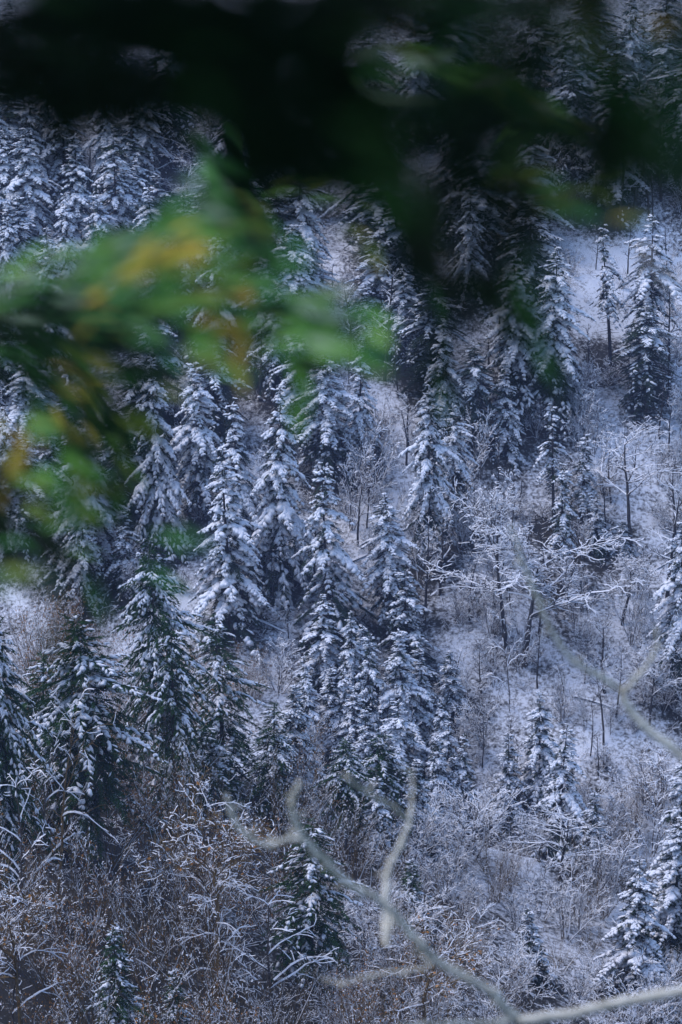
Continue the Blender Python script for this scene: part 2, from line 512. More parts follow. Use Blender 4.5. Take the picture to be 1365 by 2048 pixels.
def make_bare(name, seed, style, H, snow=0.9, thick=0.07, bark='twig_bark', leaves=0, dots=0):
    rng = np.random.default_rng(seed)
    S = []
    P = dict(count=[0], thin=0.72, rmin=0.022, cover=snow)
    z0 = np.array([0, 0, -0.6])
    if style == 'oak':
        P.update(levels=3, nseg=(9, 6, 4, 3), trop=(0.1, 0.25, 0.1, 0.0), wander=(0.05, 0.20, 0.24, 0.25), start=(0.45, 0.3, 0.3), kids=(2.4, 1.6, 1.7), spread=((45, 85), (30, 60), (30, 60)), lift=(0.12, 0.05, 0.0), ratio=(0.50, 0.50, 0.46), rmin=0.016)
        grow(rng, S, z0, np.array([0.05, 0, 1.0]), H * 0.88, 0.014 * H, 0, -1, P)
    elif style == 'fork':
        P.update(levels=3, nseg=(7, 8, 5, 3), trop=(0.1, 0.2, 0.1, 0.0), wander=(0.035, 0.20, 0.26, 0.3), start=(0.5, 0.2, 0.2), kids=(2.4, 1.7, 1.9), spread=((25, 85), (35, 70), (30, 60)), lift=(0.35, 0.12, 0.0), ratio=(0.70, 0.44, 0.44), rmin=0.016)
        grow(rng, S, z0, np.array([0.0, 0.05, 1.0]), H * 0.62, 0.012 * H, 0, -1, P)
    elif style == 'pole':
        P.update(levels=2, nseg=(12, 5, 3), trop=(0.05, 0.5, 0.2), wander=(0.03, 0.10, 0.2), start=(0.35, 0.3), kids=(1.6, 1.5), spread=((40, 75), (25, 50)), lift=(0.1, 0.1), ratio=(0.17, 0.5))
        grow(rng, S, z0, np.array([0.03, 0, 1.0]), H, 0.011 * H, 0, -1, P)
    elif style == 'vase':
        P.update(levels=2, nseg=(8, 5, 3), trop=(-0.25, -0.15, 0.0), wander=(0.06, 0.12, 0.2), start=(0.3, 0.25), kids=(1.5, 1.5), spread=((20, 50), (25, 50)), lift=(0.05, 0.0), ratio=(0.42, 0.45))
        for k in range(int(rng.integers(5, 8))):
            a = rng.random() * 6.28; t = R(rng.uniform(8, 42)); 
            P['cur'] = k
            lb = P['count'][0]; P['count'][0] += 1
            S0 = []
            grow(rng, S0, z0 + np.array([rng.normal(0, 0.25), rng.normal(0, 0.25), 0]), np.array([math.cos(a) * math.sin(t), math.sin(a) * math.sin(t), math.cos(t)]), H * rng.uniform(0.6, 1.0), 0.0085 * H, 0, -1, P)
            S += [(p, q, x, y, lv, lb, sn) for (p, q, x, y, lv, _l, sn) in S0]
    elif style == 'thicket':
        P.update(levels=2, nseg=(8, 6, 4), trop=(-0.15, -0.1, 0.0), wander=(0.035, 0.06, 0.10), start=(0.2, 0.25), kids=(1.3, 1.5), spread=((12, 36), (20, 55)), lift=(0.08, 0.0), ratio=(0.50, 0.36), rmin=0.009)
        for k in range(int(rng.integers(7, 11))):
            a = rng.random() * 6.28; t = R(rng.uniform(5, 50))
            lb = P['count'][0]; P['count'][0] += 1
            S0 = []
            grow(rng, S0, z0 + np.array([rng.normal(0, 0.4), rng.normal(0, 0.4), 0]), np.array([math.cos(a) * math.sin(t), math.sin(a) * math.sin(t), math.cos(t)]), H * rng.uniform(0.6, 1.0), rng.uniform(0.003, 0.0085) * H, 0, -1, P)
            S += [(p, q, x, y, lv, lb, sn) for (p, q, x, y, lv, _l, sn) in S0]
    elif style == 'arch':
        P.update(levels=2, nseg=(8, 7, 4), trop=(0.05, -0.9, -0.3), wander=(0.07, 0.13, 0.18), start=(0.25, 0.3), kids=(1.7, 1.3), spread=((25, 75), (20, 55)), lift=(0.3, 0.0), ratio=(0.45, 0.4))
        grow(rng, S, z0, np.array([rng.normal(0, 0.1), 0, 1.0]), H, 0.012 * H, 0, -1, P)
    else:                                                        # 'bush'
        P.update(levels=2, nseg=(4, 3, 2), trop=(-0.2, 0.1, 0.0), wander=(0.12, 0.18, 0.2), start=(0.2, 0.3), kids=(1.6, 1.5), spread=((20, 60), (25, 60)), lift=(0.05, 0.0), ratio=(0.5, 0.5), rmin=0.016)
        for k in range(14):
            a = rng.random() * 6.28; t = R(rng.uniform(5, 60)); S0 = []
            grow(rng, S0, np.array([rng.normal(0, 0.3), rng.normal(0, 0.3), -0.2]), np.array([math.cos(a) * math.sin(t), math.sin(a) * math.sin(t), math.cos(t)]), H * rng.uniform(0.5, 1.0), 0.014 * H, 0, 0, P)
            S += [(p, q, x, y, lv, 0, sn) for (p, q, x, y, lv, _l, sn) in S0]
    p0 = np.array([s[0] for s in S]); p1 = np.array([s[1] for s in S]); r0 = np.array([s[2] for s in S]); r1 = np.array([s[3] for s in S])
    limb = np.array([s[5] for s in S]); sny = np.array([s[6] for s in S], bool)
    ext = max(np.abs(p1[:, :2]).max(), 0.5)
    pieces = []
    for l in sorted(set(limb.tolist())):
        k = limb == l
        V, F = prisms(p0[k], p1[k], r0[k], r1[k], 6 if l < 0 else 4, 0.4)
        wood = mesh_np(name + '_wood', V, F, M[bark], smooth=(l < 0))
        k = k & sny
        V, F = snow_roofs(p0[k], p1[k], r0[k], r1[k], rng, 0.93 if l >= 0 else 0.5, thick)
        if dots:                                                 # blobs of snow caught in the forks of the twigs
            kk = np.nonzero(limb == l)[0]
            m = max(2, int(dots * len(kk) / len(S)))
            q = rng.choice(kk, m)
            sz = rng.uniform(0.07, 0.20, m)
            V2, F2 = stamp(PAD_V[[0, 1, 2, 3, 7]], np.array([(0, 2, 1), (0, 3, 2), (1, 2, 4), (2, 3, 4)]), p1[q], norm(p1[q] - p0[q] + rng.normal(0, 0.1, (m, 3))), sz * 1.6, sz, sz, rng, 0.4)
            F = np.concatenate([np.concatenate([F[:, [0, 1, 2]], F[:, [0, 2, 3]]]), F2 + len(V)]) if len(V) else F2
            V = np.concatenate([V, V2])
        sm = mesh_np(name + '_snow', V, F, M['snow']) if len(V) else None
        pieces.append(('trunk' if l < 0 else ('stem' if style in ('vase', 'bush', 'thicket') else 'limb'), wood, sm))
    lv = None
    if leaves:
        idx = rng.choice(len(p1), leaves)
        c = p1[idx] + rng.normal(0, 0.18, (leaves, 3))
        d = norm(rng.normal(0, 1, (leaves, 3)) + np.array([0, 0, -0.6]))
        sz = rng.uniform(0.14, 0.28, leaves)
        LV = np.array([(0, 0, 0), (0.5, -0.35, 0.05), (1, 0, -0.05), (0.5, 0.35, 0.05)], float)
        V, F = stamp(LV, np.array([(0, 1, 2, 3)]), c, d, sz, sz, sz, rng, 0.2, rng.normal(0, 1, leaves))
        lv = mesh_np(name + '_leaves', V, F, M['brown_leaf'])
    return dict(H=float(p1[:, 2].max()), R=float(np.percentile(np.hypot(p1[:, 0], p1[:, 1]), 92)), pieces=pieces, leaves=lv)

BARE = {}
def bare(style, *a, key=None, **k):
    BARE.setdefault(key or style, []).append(make_bare(style, a[0], style, *a[1:], **k))

bare('oak', 101, 20, thick=0.07, bark='bark', snow=0.85); bare('oak', 102, 20, thick=0.07, bark='bark', snow=0.85)
bare('fork', 111, 18, thick=0.075, bark='bark', snow=0.9); bare('fork', 112, 18, thick=0.07, bark='bark', snow=0.7)
bare('pole', 121, 20, bark='bark'); bare('pole', 122, 18, bark='bark'); bare('pole', 123, 16, bark='bark')
bare('pole', 181, 12, key='sapling', snow=0.35, thick=0.05, bark='bark'); bare('pole', 182, 11, key='sapling', snow=0.3, thick=0.05, bark='bark')
bare('vase', 131, 9, snow=0.9, thick=0.07); bare('vase', 132, 9, snow=0.9, thick=0.07); bare('vase', 133, 8, snow=0.95, thick=0.08)
bare('thicket', 141, 10, key='brown', leaves=480, thick=0.06, snow=0.14, bark='brown_bark', dots=240); bare('thicket', 142, 10, key='brown', leaves=400, thick=0.06, snow=0.14, bark='brown_bark', dots=240)
bare('thicket', 143, 10, key='thicket', thick=0.065, snow=0.18, bark='brown_bark', dots=300); bare('thicket', 144, 11, key='thicket', thick=0.065, snow=0.18, bark='brown_bark', dots=300); bare('thicket', 145, 9, key='thicket', thick=0.065, snow=0.18, bark='brown_bark', dots=300)
bare('arch', 151, 14, thick=0.11, snow=0.85); bare('arch', 152, 15, thick=0.11, snow=0.85)
bare('oak', 171, 13, key='near_tree', thick=0.05, snow=0.28, bark='brown_bark', leaves=120); bare('fork', 172, 13, key='near_tree', thick=0.05, snow=0.28, bark='brown_bark', leaves=120); bare('arch', 173, 13, key='near_tree', thick=0.08, snow=0.5, bark='brown_bark')
bare('bush', 161, 3.0, thick=0.045); bare('bush', 162, 3.0, thick=0.045); bare('bush', 163, 3.2, thick=0.05)

# ivy that wraps a stem
def make_ivy():
    rng = np.random.default_rng(7)
    n = 420
    z = rng.random(n) * 1.0; a = rng.random(n) * 6.283; r = rng.uniform(0.25, 0.75, n) * (1 - 0.3 * z)
    B = np.stack([r * np.cos(a), r * np.sin(a), z * 10], axis=1)
    D = norm(np.stack([np.cos(a), np.sin(a), -0.8 + 0 * a], axis=1) + rng.normal(0, 0.3, (n, 3)))
    L = rng.uniform(0.3, 0.7, n)
    TV, TF = spray_template(3)
    V, F = stamp(TV, TF, B, D, L, L, L, rng, 0.3)
    return mesh_np('ivy', V, F, M['ivy'])
IVY = make_ivy()

# ------------------------------------------------------------------ ground sheet
GROUND = {}
def build_ground():
    xs = np.concatenate([np.arange(-420, -130, 10), np.arange(-130, 130, 2.5), np.arange(130, 421, 10)])
    ys = np.concatenate([np.arange(-40, 40, 2.0), np.arange(40, 200, 5), np.arange(200, 600, 2.5), np.arange(600, 901, 10)])
    X, Y = np.meshgrid(xs, ys)
    Z = height(X, Y)
    V = np.stack([X, Y, Z], axis=-1).reshape(-1, 3)
    nx, ny = len(xs), len(ys)
    i = np.arange(nx - 1)[None, :] + (np.arange(ny - 1) * nx)[:, None]
    F = np.stack([i, i + 1, i + 1 + nx, i + nx], axis=-1).reshape(-1, 4)
    me = mesh_np('hillside', V, F, M['ground'], smooth=True)
    lit = 1.25 * np.clip((305 - Y + 0.6 * (-X - 10)) / 40, 0, 1) * np.clip((35 - X) / 40, 0.35, 1)
    lit = np.clip(lit + 0.25 * np.sin(X * 0.09 + 2) * np.sin(Y * 0.07), 0, 1)
    tb = Y - (466 - 0.10 * X)                                     # the old track lies open and holds clean snow
    lit = lit - 0.5 * np.exp(-((tb - 3) / 7.0) ** 2) * np.clip((X - 5) / 15, 0, 1)
    a = me.attributes.new('litter', 'FLOAT', 'POINT')
    a.data.foreach_set('value', lit.astype(np.float32).ravel())
    o = link('hillside', me)
    GROUND.update(X=X, Y=Y, lit=lit, attr=a.name, me=me)
    tag(o, 'steep wooded hillside under thin snow with dark litter showing through', 'hillside', kind='structure')
build_ground()

# ------------------------------------------------------------------ placing trees
random.seed(4)
PLACED = []          # (u, vt, vb, kind, root)

def add_conifer(u, vt, vb, w, style, label=None, group=None, variant=None, spin=None, lean=0.0, ivy=0.0):
    p = hit(u, vb)
    U, V, depth = project(p)
    cy = -(vt - 1024.0) / 2048 * 36.0 / LENS
    a = p[1] * SP + p[2] * CP
    Hh = (cy * depth - a) / (CP + cy * SP)
    Hh = max(Hh, 2.0)
    rad = w * 0.5 * depth * 0.36 / 2048
    vs = CON[style]
    c = vs[(variant if variant is not None else random.randrange(len(vs))) % len(vs)]
    root = link({'young': 'young_conifer'}.get(style, 'conifer'), None)
    root.location = (p[0], p[1], p[2] - 0.15)
    root.rotation_euler = (R(lean + random.gauss(0, 1.6)), R(random.gauss(0, 1.8)), spin if spin is not None else random.random() * 6.28)
    sx = min(max({'spruce': 1.75, 'young': 1.6, 'near': 1.4}.get(style, 1.4) * rad / c['R'], 0.4), 2.2)
    root.scale = (sx, sx, Hh / c['H'])
    tr = link('trunk', c['trunk'], root); cr = link('crown', c['crown'], root); link('snow', c['snow'], cr)['kind'] = 'stuff'
    if ivy:
        iv = link('ivy', IVY, root); iv.scale = (1, 1, ivy * c['H'] / 10)
    tag(root, None, 'tree', 'snowy conifers on the slope')
    PLACED.append((u, vt, vb, 'conifer', root, style, w))
    return root

def add_bare(u, vt, vb, w, style, label=None, group=None, variant=None, spin=None, ivy=0.0, name='bare_tree', lean=0.0):
    p = hit(u, vb)
    U, V, depth = project(p)
    cy = -(vt - 1024.0) / 2048 * 36.0 / LENS
    a = p[1] * SP + p[2] * CP
    Hh = max((cy * depth - a) / (CP + cy * SP), 0.8)
    rad = w * 0.5 * depth * 0.36 / 2048 * (1.2 if style in ('oak', 'fork') else 1.0)
    vs = BARE[style]
    c = vs[(variant if variant is not None else random.randrange(len(vs))) % len(vs)]
    root = link(name, None)
    root.location = (p[0], p[1], p[2] - 0.1)
    root.rotation_euler = (R(lean), 0, spin if spin is not None else random.random() * 6.28)
    sz = Hh / c['H']
    sx = min(max(rad / c['R'], 0.5 * sz), 2.0 * sz)
    root.scale = (sx, sx, sz)
    for nm, wood, sm in c['pieces']:
        o = link(nm, wood, root)
        if sm: link('snow', sm, o)['kind'] = 'stuff'
    if c['leaves']:
        o = link('foliage', c['leaves'], root); o['kind'] = 'stuff'
    if ivy:
        iv = link('ivy', IVY, root); iv.scale = (1 / sx, 1 / sx, ivy * c['H'] / 10)
    low = name == 'shrub'
    tag(root, None, 'bush' if low else 'tree', 'low shrubs on the slope' if low else ('bare thicket at the bottom' if name == 'thicket_tree' else 'bare trees on the slope'))
    PLACED.append((u, vt, vb, 'shrub' if low else 'bare', root, style, w))
    return root

CONIFERS = [
    # u, vtop, vbase, width, style, label
    (110, 115, 340, 90, 'spruce', ''), (290, 148, 380, 80, 'fir', ''), (155, 272, 590, 125, 'spruce', ''), (66, 258, 560, 95, 'fir', ''),
    (50, 392, 640, 120, 'spruce', ''), (12, 262, 540, 90, 'fir', ''), (255, 245, 470, 90, 'dark', ''), (246, 362, 470, 80, 'young', ''),
    (318, 348, 450, 75, 'young', ''), (590, 312, 650, 118, 'fir', ''), (440, 470, 740, 105, 'spruce', ''), (555, 528, 680, 70, 'dark', ''),
    (604, 528, 720, 95, 'spruce', ''), (832, 22, 260, 100, 'spruce', ''), (742, 55, 240, 90, 'fir', ''), (1065, 250, 500, 105, 'fir', ''),
    (1050, 400, 760, 115, 'dark', ''), (1098, 498, 860, 105, 'fir', ''), (1030, 505, 840, 95, 'fir', ''), (1222, 455, 730, 75, 'ragged', ''),
    (1300, 430, 740, 105, 'fir', ''), (1292, 615, 820, 95, 'dark', ''), (803, 530, 720, 70, 'fir', ''), (735, 568, 700, 75, 'ragged', ''),
    (862, 560, 790, 100, 'dark', ''), (885, 640, 880, 95, 'spruce', ''), (955, 690, 890, 70, 'dark', ''), (1013, 725, 900, 75, 'young', ''),
    (862, 770, 1130, 80, 'fir', ''), (908, 808, 1060, 75, 'fir', ''), (722, 690, 930, 85, 'spruce', ''), (655, 695, 960, 100, 'fir', ''),
    (600, 645, 900, 85, 'fir', ''), (560, 775, 1170, 135, 'spruce', ''), (485, 805, 1170, 125, 'spruce', ''), (462, 895, 1262, 150, 'spruce', ''),
    (402, 728, 1030, 95, 'fir', ''), (320, 715, 1090, 110, 'spruce', ''), (232, 650, 1040, 105, 'dark', ''), (430, 660, 900, 95, 'dark', ''), (165, 860, 1180, 95, 'fir', ''),
    (135, 935, 1140, 85, 'spruce', ''), (205, 915, 1130, 70, 'fir', ''), (170, 1015, 1210, 85, 'spruce', ''), (250, 1018, 1180, 80, 'young', ''),
    (20, 815, 1080, 100, 'spruce', ''), (657, 928, 1275, 140, 'spruce', ''), (785, 985, 1260, 88, 'fir', ''), (815, 1140, 1340, 115, 'young', ''),
    (648, 1188, 1370, 105, 'spruce', ''), (735, 1268, 1520, 95, 'young', ''), (808, 1258, 1530, 120, 'spruce', ''), (660, 1340, 1520, 90, 'young', ''),
    (1110, 815, 1060, 75, 'ragged', ''), (1162, 868, 1050, 80, 'ragged', ''), (1122, 930, 1170, 85, 'ragged', ''), (1195, 995, 1100, 55, 'young', ''),
    (1244, 1040, 1100, 45, 'young', ''), (1362, 1048, 1400, 95, 'fir', ''), (1080, 1388, 1640, 110, 'spruce', ''), (1113, 1453, 1720, 120, 'spruce', ''),
    (1018, 1468, 1660, 85, 'young', ''), (897, 1440, 1640, 85, 'spruce', ''), (900, 1508, 1660, 80, 'young', ''), (592, 1368, 1590, 110, 'young', ''),
    (805, 1400, 1620, 90, 'fir', ''), (752, 1458, 1690, 120, 'near', ''), (826, 1520, 1700, 100, 'young', ''), (1352, 1525, 1900, 140, 'spruce', ''), (1272, 1728, 2020, 150, 'spruce', ''),
    (1063, 1815, 1960, 90, 'young', ''), (1187, 1588, 1740, 80, 'young', ''), (1345, 1640, 1960, 110, 'fir', ''),
    # on the near spur
    (338, 1075, 1620, 160, 'near', ''), (207, 1225, 1740, 215, 'near', ''), (38, 1195, 1800, 125, 'near', ''), (452, 1230, 1580, 150, 'near', ''),
    (415, 1450, 1620, 135, 'near', ''), (622, 1640, 1960, 170, 'near', ''), (240, 1850, 2140, 150, 'near', ''), (0, 1430, 1800, 110, 'near', ''),
    (345, 1940, 2160, 120, 'near', ''), (690, 1480, 1700, 95, 'near', ''), (820, 1720, 1900, 110, 'near', ''),
    (545, 1400, 1640, 110, 'near', ''),
]
for c in CONIFERS:
    add_conifer(c[0], c[1], c[2], c[3], c[4], c[5] or 'snowy conifer')

BARES = [
    (1050, 1035, 1330, 290, 'fork', 0), (1010, 935, 1290, 190, 'fork', 1), (1262, 815, 1100, 200, 'oak', 0), (1245, 1100, 1250, 150, 'fork', 1),
    (1020, 1180, 1420, 90, 'arch', 0), (1208, 1300, 1490, 130, 'oak', 1), (1300, 1270, 1450, 110, 'fork', 0), (1120, 1590, 1790, 240, 'oak', 0),
    (770, 520, 760, 90, 'pole', 0), (700, 560, 720, 70, 'pole', 1), (960, 290, 480, 90, 'pole', 0), (990, 260, 480, 90, 'pole', 1), (1120, 280, 430, 70, 'pole', 2),
    (1150, 300, 440, 70, 'pole', 0), (1215, 270, 460, 90, 'pole', 1), (1185, 200, 450, 130, 'oak', 0), (1300, 160, 440, 120, 'oak', 1), (1270, 200, 420, 100, 'pole', 0),
    (1110, 100, 260, 130, 'vase', 0), (1180, 140, 270, 140, 'vase', 1), (380, 250, 420, 120, 'oak', 0), (310, 235, 400, 60, 'pole', 1), (430, 255, 420, 50, 'pole', 2),
    (375, 350, 430, 110, 'fork', 0), (560, 1255, 1380, 130, 'vase', 2), (960, 790, 960, 120, 'vase', 0), (700, 860, 1060, 120, 'vase', 1), (740, 820, 1000, 120, 'vase', 2),
    (850, 1020, 1240, 70, 'pole', 0), (880, 1020, 1190, 60, 'pole', 2), (1000, 560, 720, 80, 'pole', 1), (520, 640, 800, 80, 'pole', 2), (470, 450, 560, 70, 'pole', 1),
    (660, 520, 640, 60, 'pole', 0), (300, 560, 700, 80, 'pole', 1), (630, 1010, 1180, 80, 'pole', 2), (1335, 960, 1200, 110, 'pole', 0), (970, 1380, 1500, 110, 'vase', 1),
    (1150, 1130, 1270, 90, 'vase', 0), (940, 1100, 1240, 60, 'pole', 1), (1160, 760, 900, 90, 'vase', 2), (1330, 700, 790, 90, 'vase', 0), (1210, 1640, 1830, 150, 'vase', 0),
    (1150, 700, 860, 80, 'vase', 1), (1340, 560, 780, 60, 'pole', 2),
]
for b in BARES:
    add_bare(b[0], b[1], b[2], b[3], b[4], 'bare tree', variant=b[5])

# arching, snow lined trees and brown leaved thicket of the near spur
NEARB = [
    (90, 1420, 1800, 200, 'arch', 0), (40, 1500, 1850, 180, 'arch', 1), (440, 1720, 1990, 230, 'arch', 0), (410, 1560, 1880, 200, 'arch', 1), (560, 1760, 2060, 240, 'arch', 1),
    (80, 1120, 1400, 170, 'thicket', 0), (140, 1180, 1460, 170, 'brown', 0), (30, 1260, 1500, 160, 'brown', 1), (250, 1300, 1560, 150, 'brown', 0),
    (430, 1540, 1990, 300, 'near_tree', 1), (45, 1710, 2080, 240, 'near_tree', 1), (840, 1830, 2120, 280, 'near_tree', 0),
     (112, 1370, 1800, 220, 'near_tree', 2),
    (330, 1520, 1800, 200, 'brown', 1), (30, 1780, 2080, 240, 'arch', 0), (180, 1760, 2060, 260, 'brown', 0), (700, 1580, 1800, 200, 'thicket', 1),
]
for b in NEARB:
    add_bare(b[0], b[1], b[2], b[3], b[4], 'bare tree', variant=b[5])

# thicket filling the near spur and the bottom of the picture
rnd = random.Random(21)
def inside_spur(u, v):
    return v > 1180 + 0.35 * max(0, u - 100) + (0.75 * max(0, u - 520))
n = 0
while n < 120:
    u = rnd.uniform(-20, 900); v = rnd.uniform(1330, 2330)
    if not inside_spur(u, v - 60): continue
    edge = 1180 + 0.35 * max(0, u - 100) + 0.75 * max(0, u - 520)
    h = min(rnd.uniform(170, 330), v - edge + 30)
    if 510 < u < 740 and v > 1900: h = min(h, max(60, v - 1900))
    w = h * rnd.uniform(0.6, 0.95)
    st = 'brown' if rnd.random() < (0.5 if u < 560 else 0.2) else 'thicket'
    add_bare(u, v - h, v, w, st, 'bare thicket tree', name='thicket_tree')
    n += 1
n = 0
while n < 90:                                                    # finer, snowier thicket on the right of the bottom
    u = rnd.uniform(620, 1400); v = rnd.uniform(1560, 2140)
    if v < 1750 - 0.2 * (u - 620) and rnd.random() < 0.8: continue
    h = rnd.uniform(80, 170); w = h * rnd.uniform(0.9, 1.4)
    add_bare(u, v - h, v, w, rnd.choice(['vase', 'vase', 'thicket']), 'bare thicket tree', name='thicket_tree')
    n += 1
n = 0
while n < 17:                                                    # young conifers low down in the middle, and dark ones on the spur
    if n < 14:
        u = rnd.uniform(540, 960); v = rnd.uniform(1400, 1740); h = rnd.uniform(110, 200)
        add_conifer(u, v - h, v, rnd.uniform(60, 95), rnd.choice(['young', 'young', 'spruce']), 'conifer')
    else:
        u = rnd.uniform(-20, 560); v = rnd.uniform(1480, 1900); h = rnd.uniform(260, 420)
        if not inside_spur(u, v - 200): continue
        add_conifer(u, v - h, v, rnd.uniform(110, 160), 'near', 'conifer')
    n += 1
# scrub among the trees of the far slope
n = 0
while n < 220:
    u = rnd.uniform(-30, 1400); v = rnd.uniform(150, 1700)
    if inside_spur(u, v + 40): continue
    if (1140 < u < 1240 and 610 < v < 700) or (920 < u < 1050 and 640 < v < 700): continue
    h = rnd.uniform(22, 60)
    add_bare(u, v - h, v, h * rnd.uniform(1.0, 1.8), 'bush', 'low bare bush dusted with snow', name='shrub')
    n += 1
n = 0
while n < 110:                                                   # slim bare trees among them
    u = rnd.uniform(-30, 1400); v = rnd.uniform(200, 1560)
    if inside_spur(u, v + 20) or (1100 < u < 1260 and 560 < v < 720): continue
    h = rnd.uniform(70, 150)
    add_bare(u, v - h, v, h * rnd.uniform(0.5, 0.8), rnd.choice(['pole', 'vase', 'vase']), 'slim bare tree')
    n += 1
for k in range(26):                                              # thicket round the candelabra tree
    u = rnd.uniform(830, 1260); v = rnd.uniform(1680, 1880); h = rnd.uniform(80, 150)
    add_bare(u, v - h, v, h * rnd.uniform(0.7, 1.1), rnd.choice(['vase', 'thicket', 'thicket']), 'bare thicket tree', name='thicket_tree')
for k in range(34):                                              # dark trunks of the wood at the upper right
    u = rnd.uniform(880, 1380); v = rnd.uniform(300, 480); h = rnd.uniform(130, 220)
    add_bare(u, v - h, v, h * rnd.uniform(0.3, 0.5), rnd.choice(['sapling', 'pole', 'pole']), 'slim bare tree')
for k in range(7):
    u = rnd.uniform(600, 900); v = rnd.uniform(1370, 1540); h = rnd.uniform(130, 210)
    add_conifer(u, v - h, v, rnd.uniform(70, 100), 'spruce', 'conifer')
n = 0
while n < 60:                                                    # thin dark saplings standing upright in the snow
    u = rnd.uniform(600, 1390); v = rnd.uniform(420, 1640)
    if (u < 820 and v > 1150) or (u < 980 and v < 760) or (1130 < u < 1250 and 560 < v < 730): continue
    h = rnd.uniform(70, 150)
    add_bare(u, v - h, v, h * rnd.uniform(0.25, 0.45), 'sapling', 'thin dark sapling', name='sapling')
    n += 1
n = 0
while n < 34:                                                    # frosted saplings on the open right slope
    u = rnd.uniform(640, 1400); v = rnd.uniform(860, 1640)
    if (u < 820 and v > 1150) or (1130 < u < 1250 and v < 950): continue
    h = rnd.uniform(60, 130)
    add_bare(u, v - h, v, h * rnd.uniform(0.6, 1.0), rnd.choice(['vase', 'vase', 'bush', 'pole']), 'slim bare tree')
    n += 1
n = 0
while n < 130:                                                   # conifers filling the upper left and behind the leaves
    u = rnd.uniform(-40, 1380); v = rnd.uniform(150, 1120)
    if u > 1000 - 0.0 * v and v > 420 or inside_spur(u, v + 40) or (u > 330 and v > 800) or (u > 560 and v > 720) or (560 < u < 720 and 470 < v < 640): continue
    h = rnd.uniform(170, 290)
    add_conifer(u, v - h, v, rnd.uniform(75, 115), rnd.choice(['spruce', 'fir', 'dark', 'fir']), 'conifer')
    n += 1

# bare litter round the feet of the conifers, also painting in the dark understory
def tree_wells():
    X, Y, lit = GROUND['X'], GROUND['Y'], GROUND['lit'].copy()
    for e in PLACED:
        if e[3] != 'conifer': continue
        p = e[4].location
        lit = np.maximum(lit, 0.95 * np.clip(1.45 - np.hypot(X - p[0], Y - p[1] + 1.0) / 4.2, 0, 1) - 1e-6 + np.minimum(lit, 0))
    GROUND['me'].attributes[GROUND['attr']].data.foreach_set('value', lit.astype(np.float32).ravel())
tree_wells()

# ------------------------------------------------------------------ saying which tree is which
HAND = {                                                         # (u, vtop) of a listed tree -> its own words
    (462, 895): 'brightest of the tall white spruces in the middle, frosted from tip to skirt',
    (657, 928): 'tall symmetrical white spruce standing alone in the centre above a small one',
    (785, 985): 'slim dark streaked fir just right of the central symmetrical spruce',
    (862, 770): 'left one of the snowy twin firs with bare trunks right of centre',
    (908, 808): 'right, shorter one of the snowy twin firs with bare trunks right of centre',
    (338, 1075): 'near fir with a rounded green snow free top at the lower left',
    (207, 1225): 'broadest near dark fir with a pale bare trunk foot at lower left',
    (1098, 498): 'white fronted tall fir left of the level snowy clearing',
    (1050, 400): 'dark columnar fir partly behind the white fir left of the clearing',
    (1300, 430): 'upper full crowned fir by the right edge, right of the clearing',
    (1292, 615): 'dark dense fir directly below the full crowned fir by the right edge',
    (1222, 455): 'thin topped fir on a bare trunk right beside the snowy clearing',
    (1080, 1388): 'back one of the two white spruces low on the right slope',
    (1113, 1453): 'front, wider one of the two white spruces low on the right slope',
    (1272, 1728): 'broad spruce in the lower right above the thick pale blurred branch',
    (1063, 1815): 'small dark lone spruce above the pale branch near the bottom right',
    (155, 272): 'big broad spruce below the black leaves at the upper left',
    (622, 1640): 'dark near conifer half covered by the fork of the pale twig at bottom',
    (240, 1850): 'green stemmed sparse conifer rising from the bottom edge at left',
    (832, 22): 'small snowy spruce seen through the gap in the leaves at the top',
    (815, 1140): 'low drooping conifer tucked against the foot of the slim streaked fir',
    (648, 1188): 'small white conifer in front of the foot of the central spruce',
    (1352, 1525): 'large spruce cut by the right edge in the lower part',
    (1362, 1048): 'snow laden fir cut by the right edge at mid height',
    (560, 775): 'tall white spruce behind and right of the brightest middle spruce',
    (452, 1230): 'near conifer with a pale bushy crown right of the green topped fir',
    (38, 1195): 'narrow near conifer close to the left edge in the lower half',
}
HAND_BARE = {
    (1050, 1035): 'big pale forked bare tree with white contorted limbs on the right slope',
    (1010, 935): 'bare tree with white spreading twigs just behind the pale forked tree',
    (1262, 815): 'umbrella shaped bare tree on one dark straight trunk near the right edge',
    (1120, 1590): 'candelabra shaped bare tree with snowy limbs below the two white spruces',
}
MARKS = [('the orange leaf at top right', 1163, 42), ('the pale forked bare tree', 1040, 1120), ('the umbrella shaped bare tree', 1262, 920),
         ('the level snowy clearing', 1185, 655), ('the brightest middle spruce', 465, 1080), ('the central lone spruce', 657, 1090),
         ('the snowy twin firs', 880, 930), ('the green topped fir', 336, 1280), ('the broadest dark fir', 207, 1450),
         ('the right pale branch fork', 1250, 1388), ('the two low white spruces', 1098, 1540), ('the broad lower right spruce', 1272, 1870),
         ('the small dark lone spruce', 1063, 1880), ('the lower twig fork', 612, 1682), ('the long yellow leaf streak', 310, 515),
         ('the broad upper left spruce', 155, 400), ('the white fronted tall fir', 1095, 640), ('the fir by the right edge', 1300, 560),
         ('the green leaf tip', 880, 695), ('the sparse bottom left conifer', 240, 1960), ('the thick branch fork', 1035, 2040),
         ('the spruce in the top gap', 832, 90), ('the yellow leaves at left', 30, 920), ('the near left edge conifer', 40, 1400)]
DIRS = ['right of', 'up and right of', 'above', 'up and left of', 'left of', 'down and left of', 'below', 'down and right of']
ORD = ['nearest', 'second', 'third', 'fourth', 'fifth', 'sixth', 'seventh', 'eighth', 'ninth', 'tenth', 'eleventh', 'twelfth', 'thirteenth', 'fourteenth']
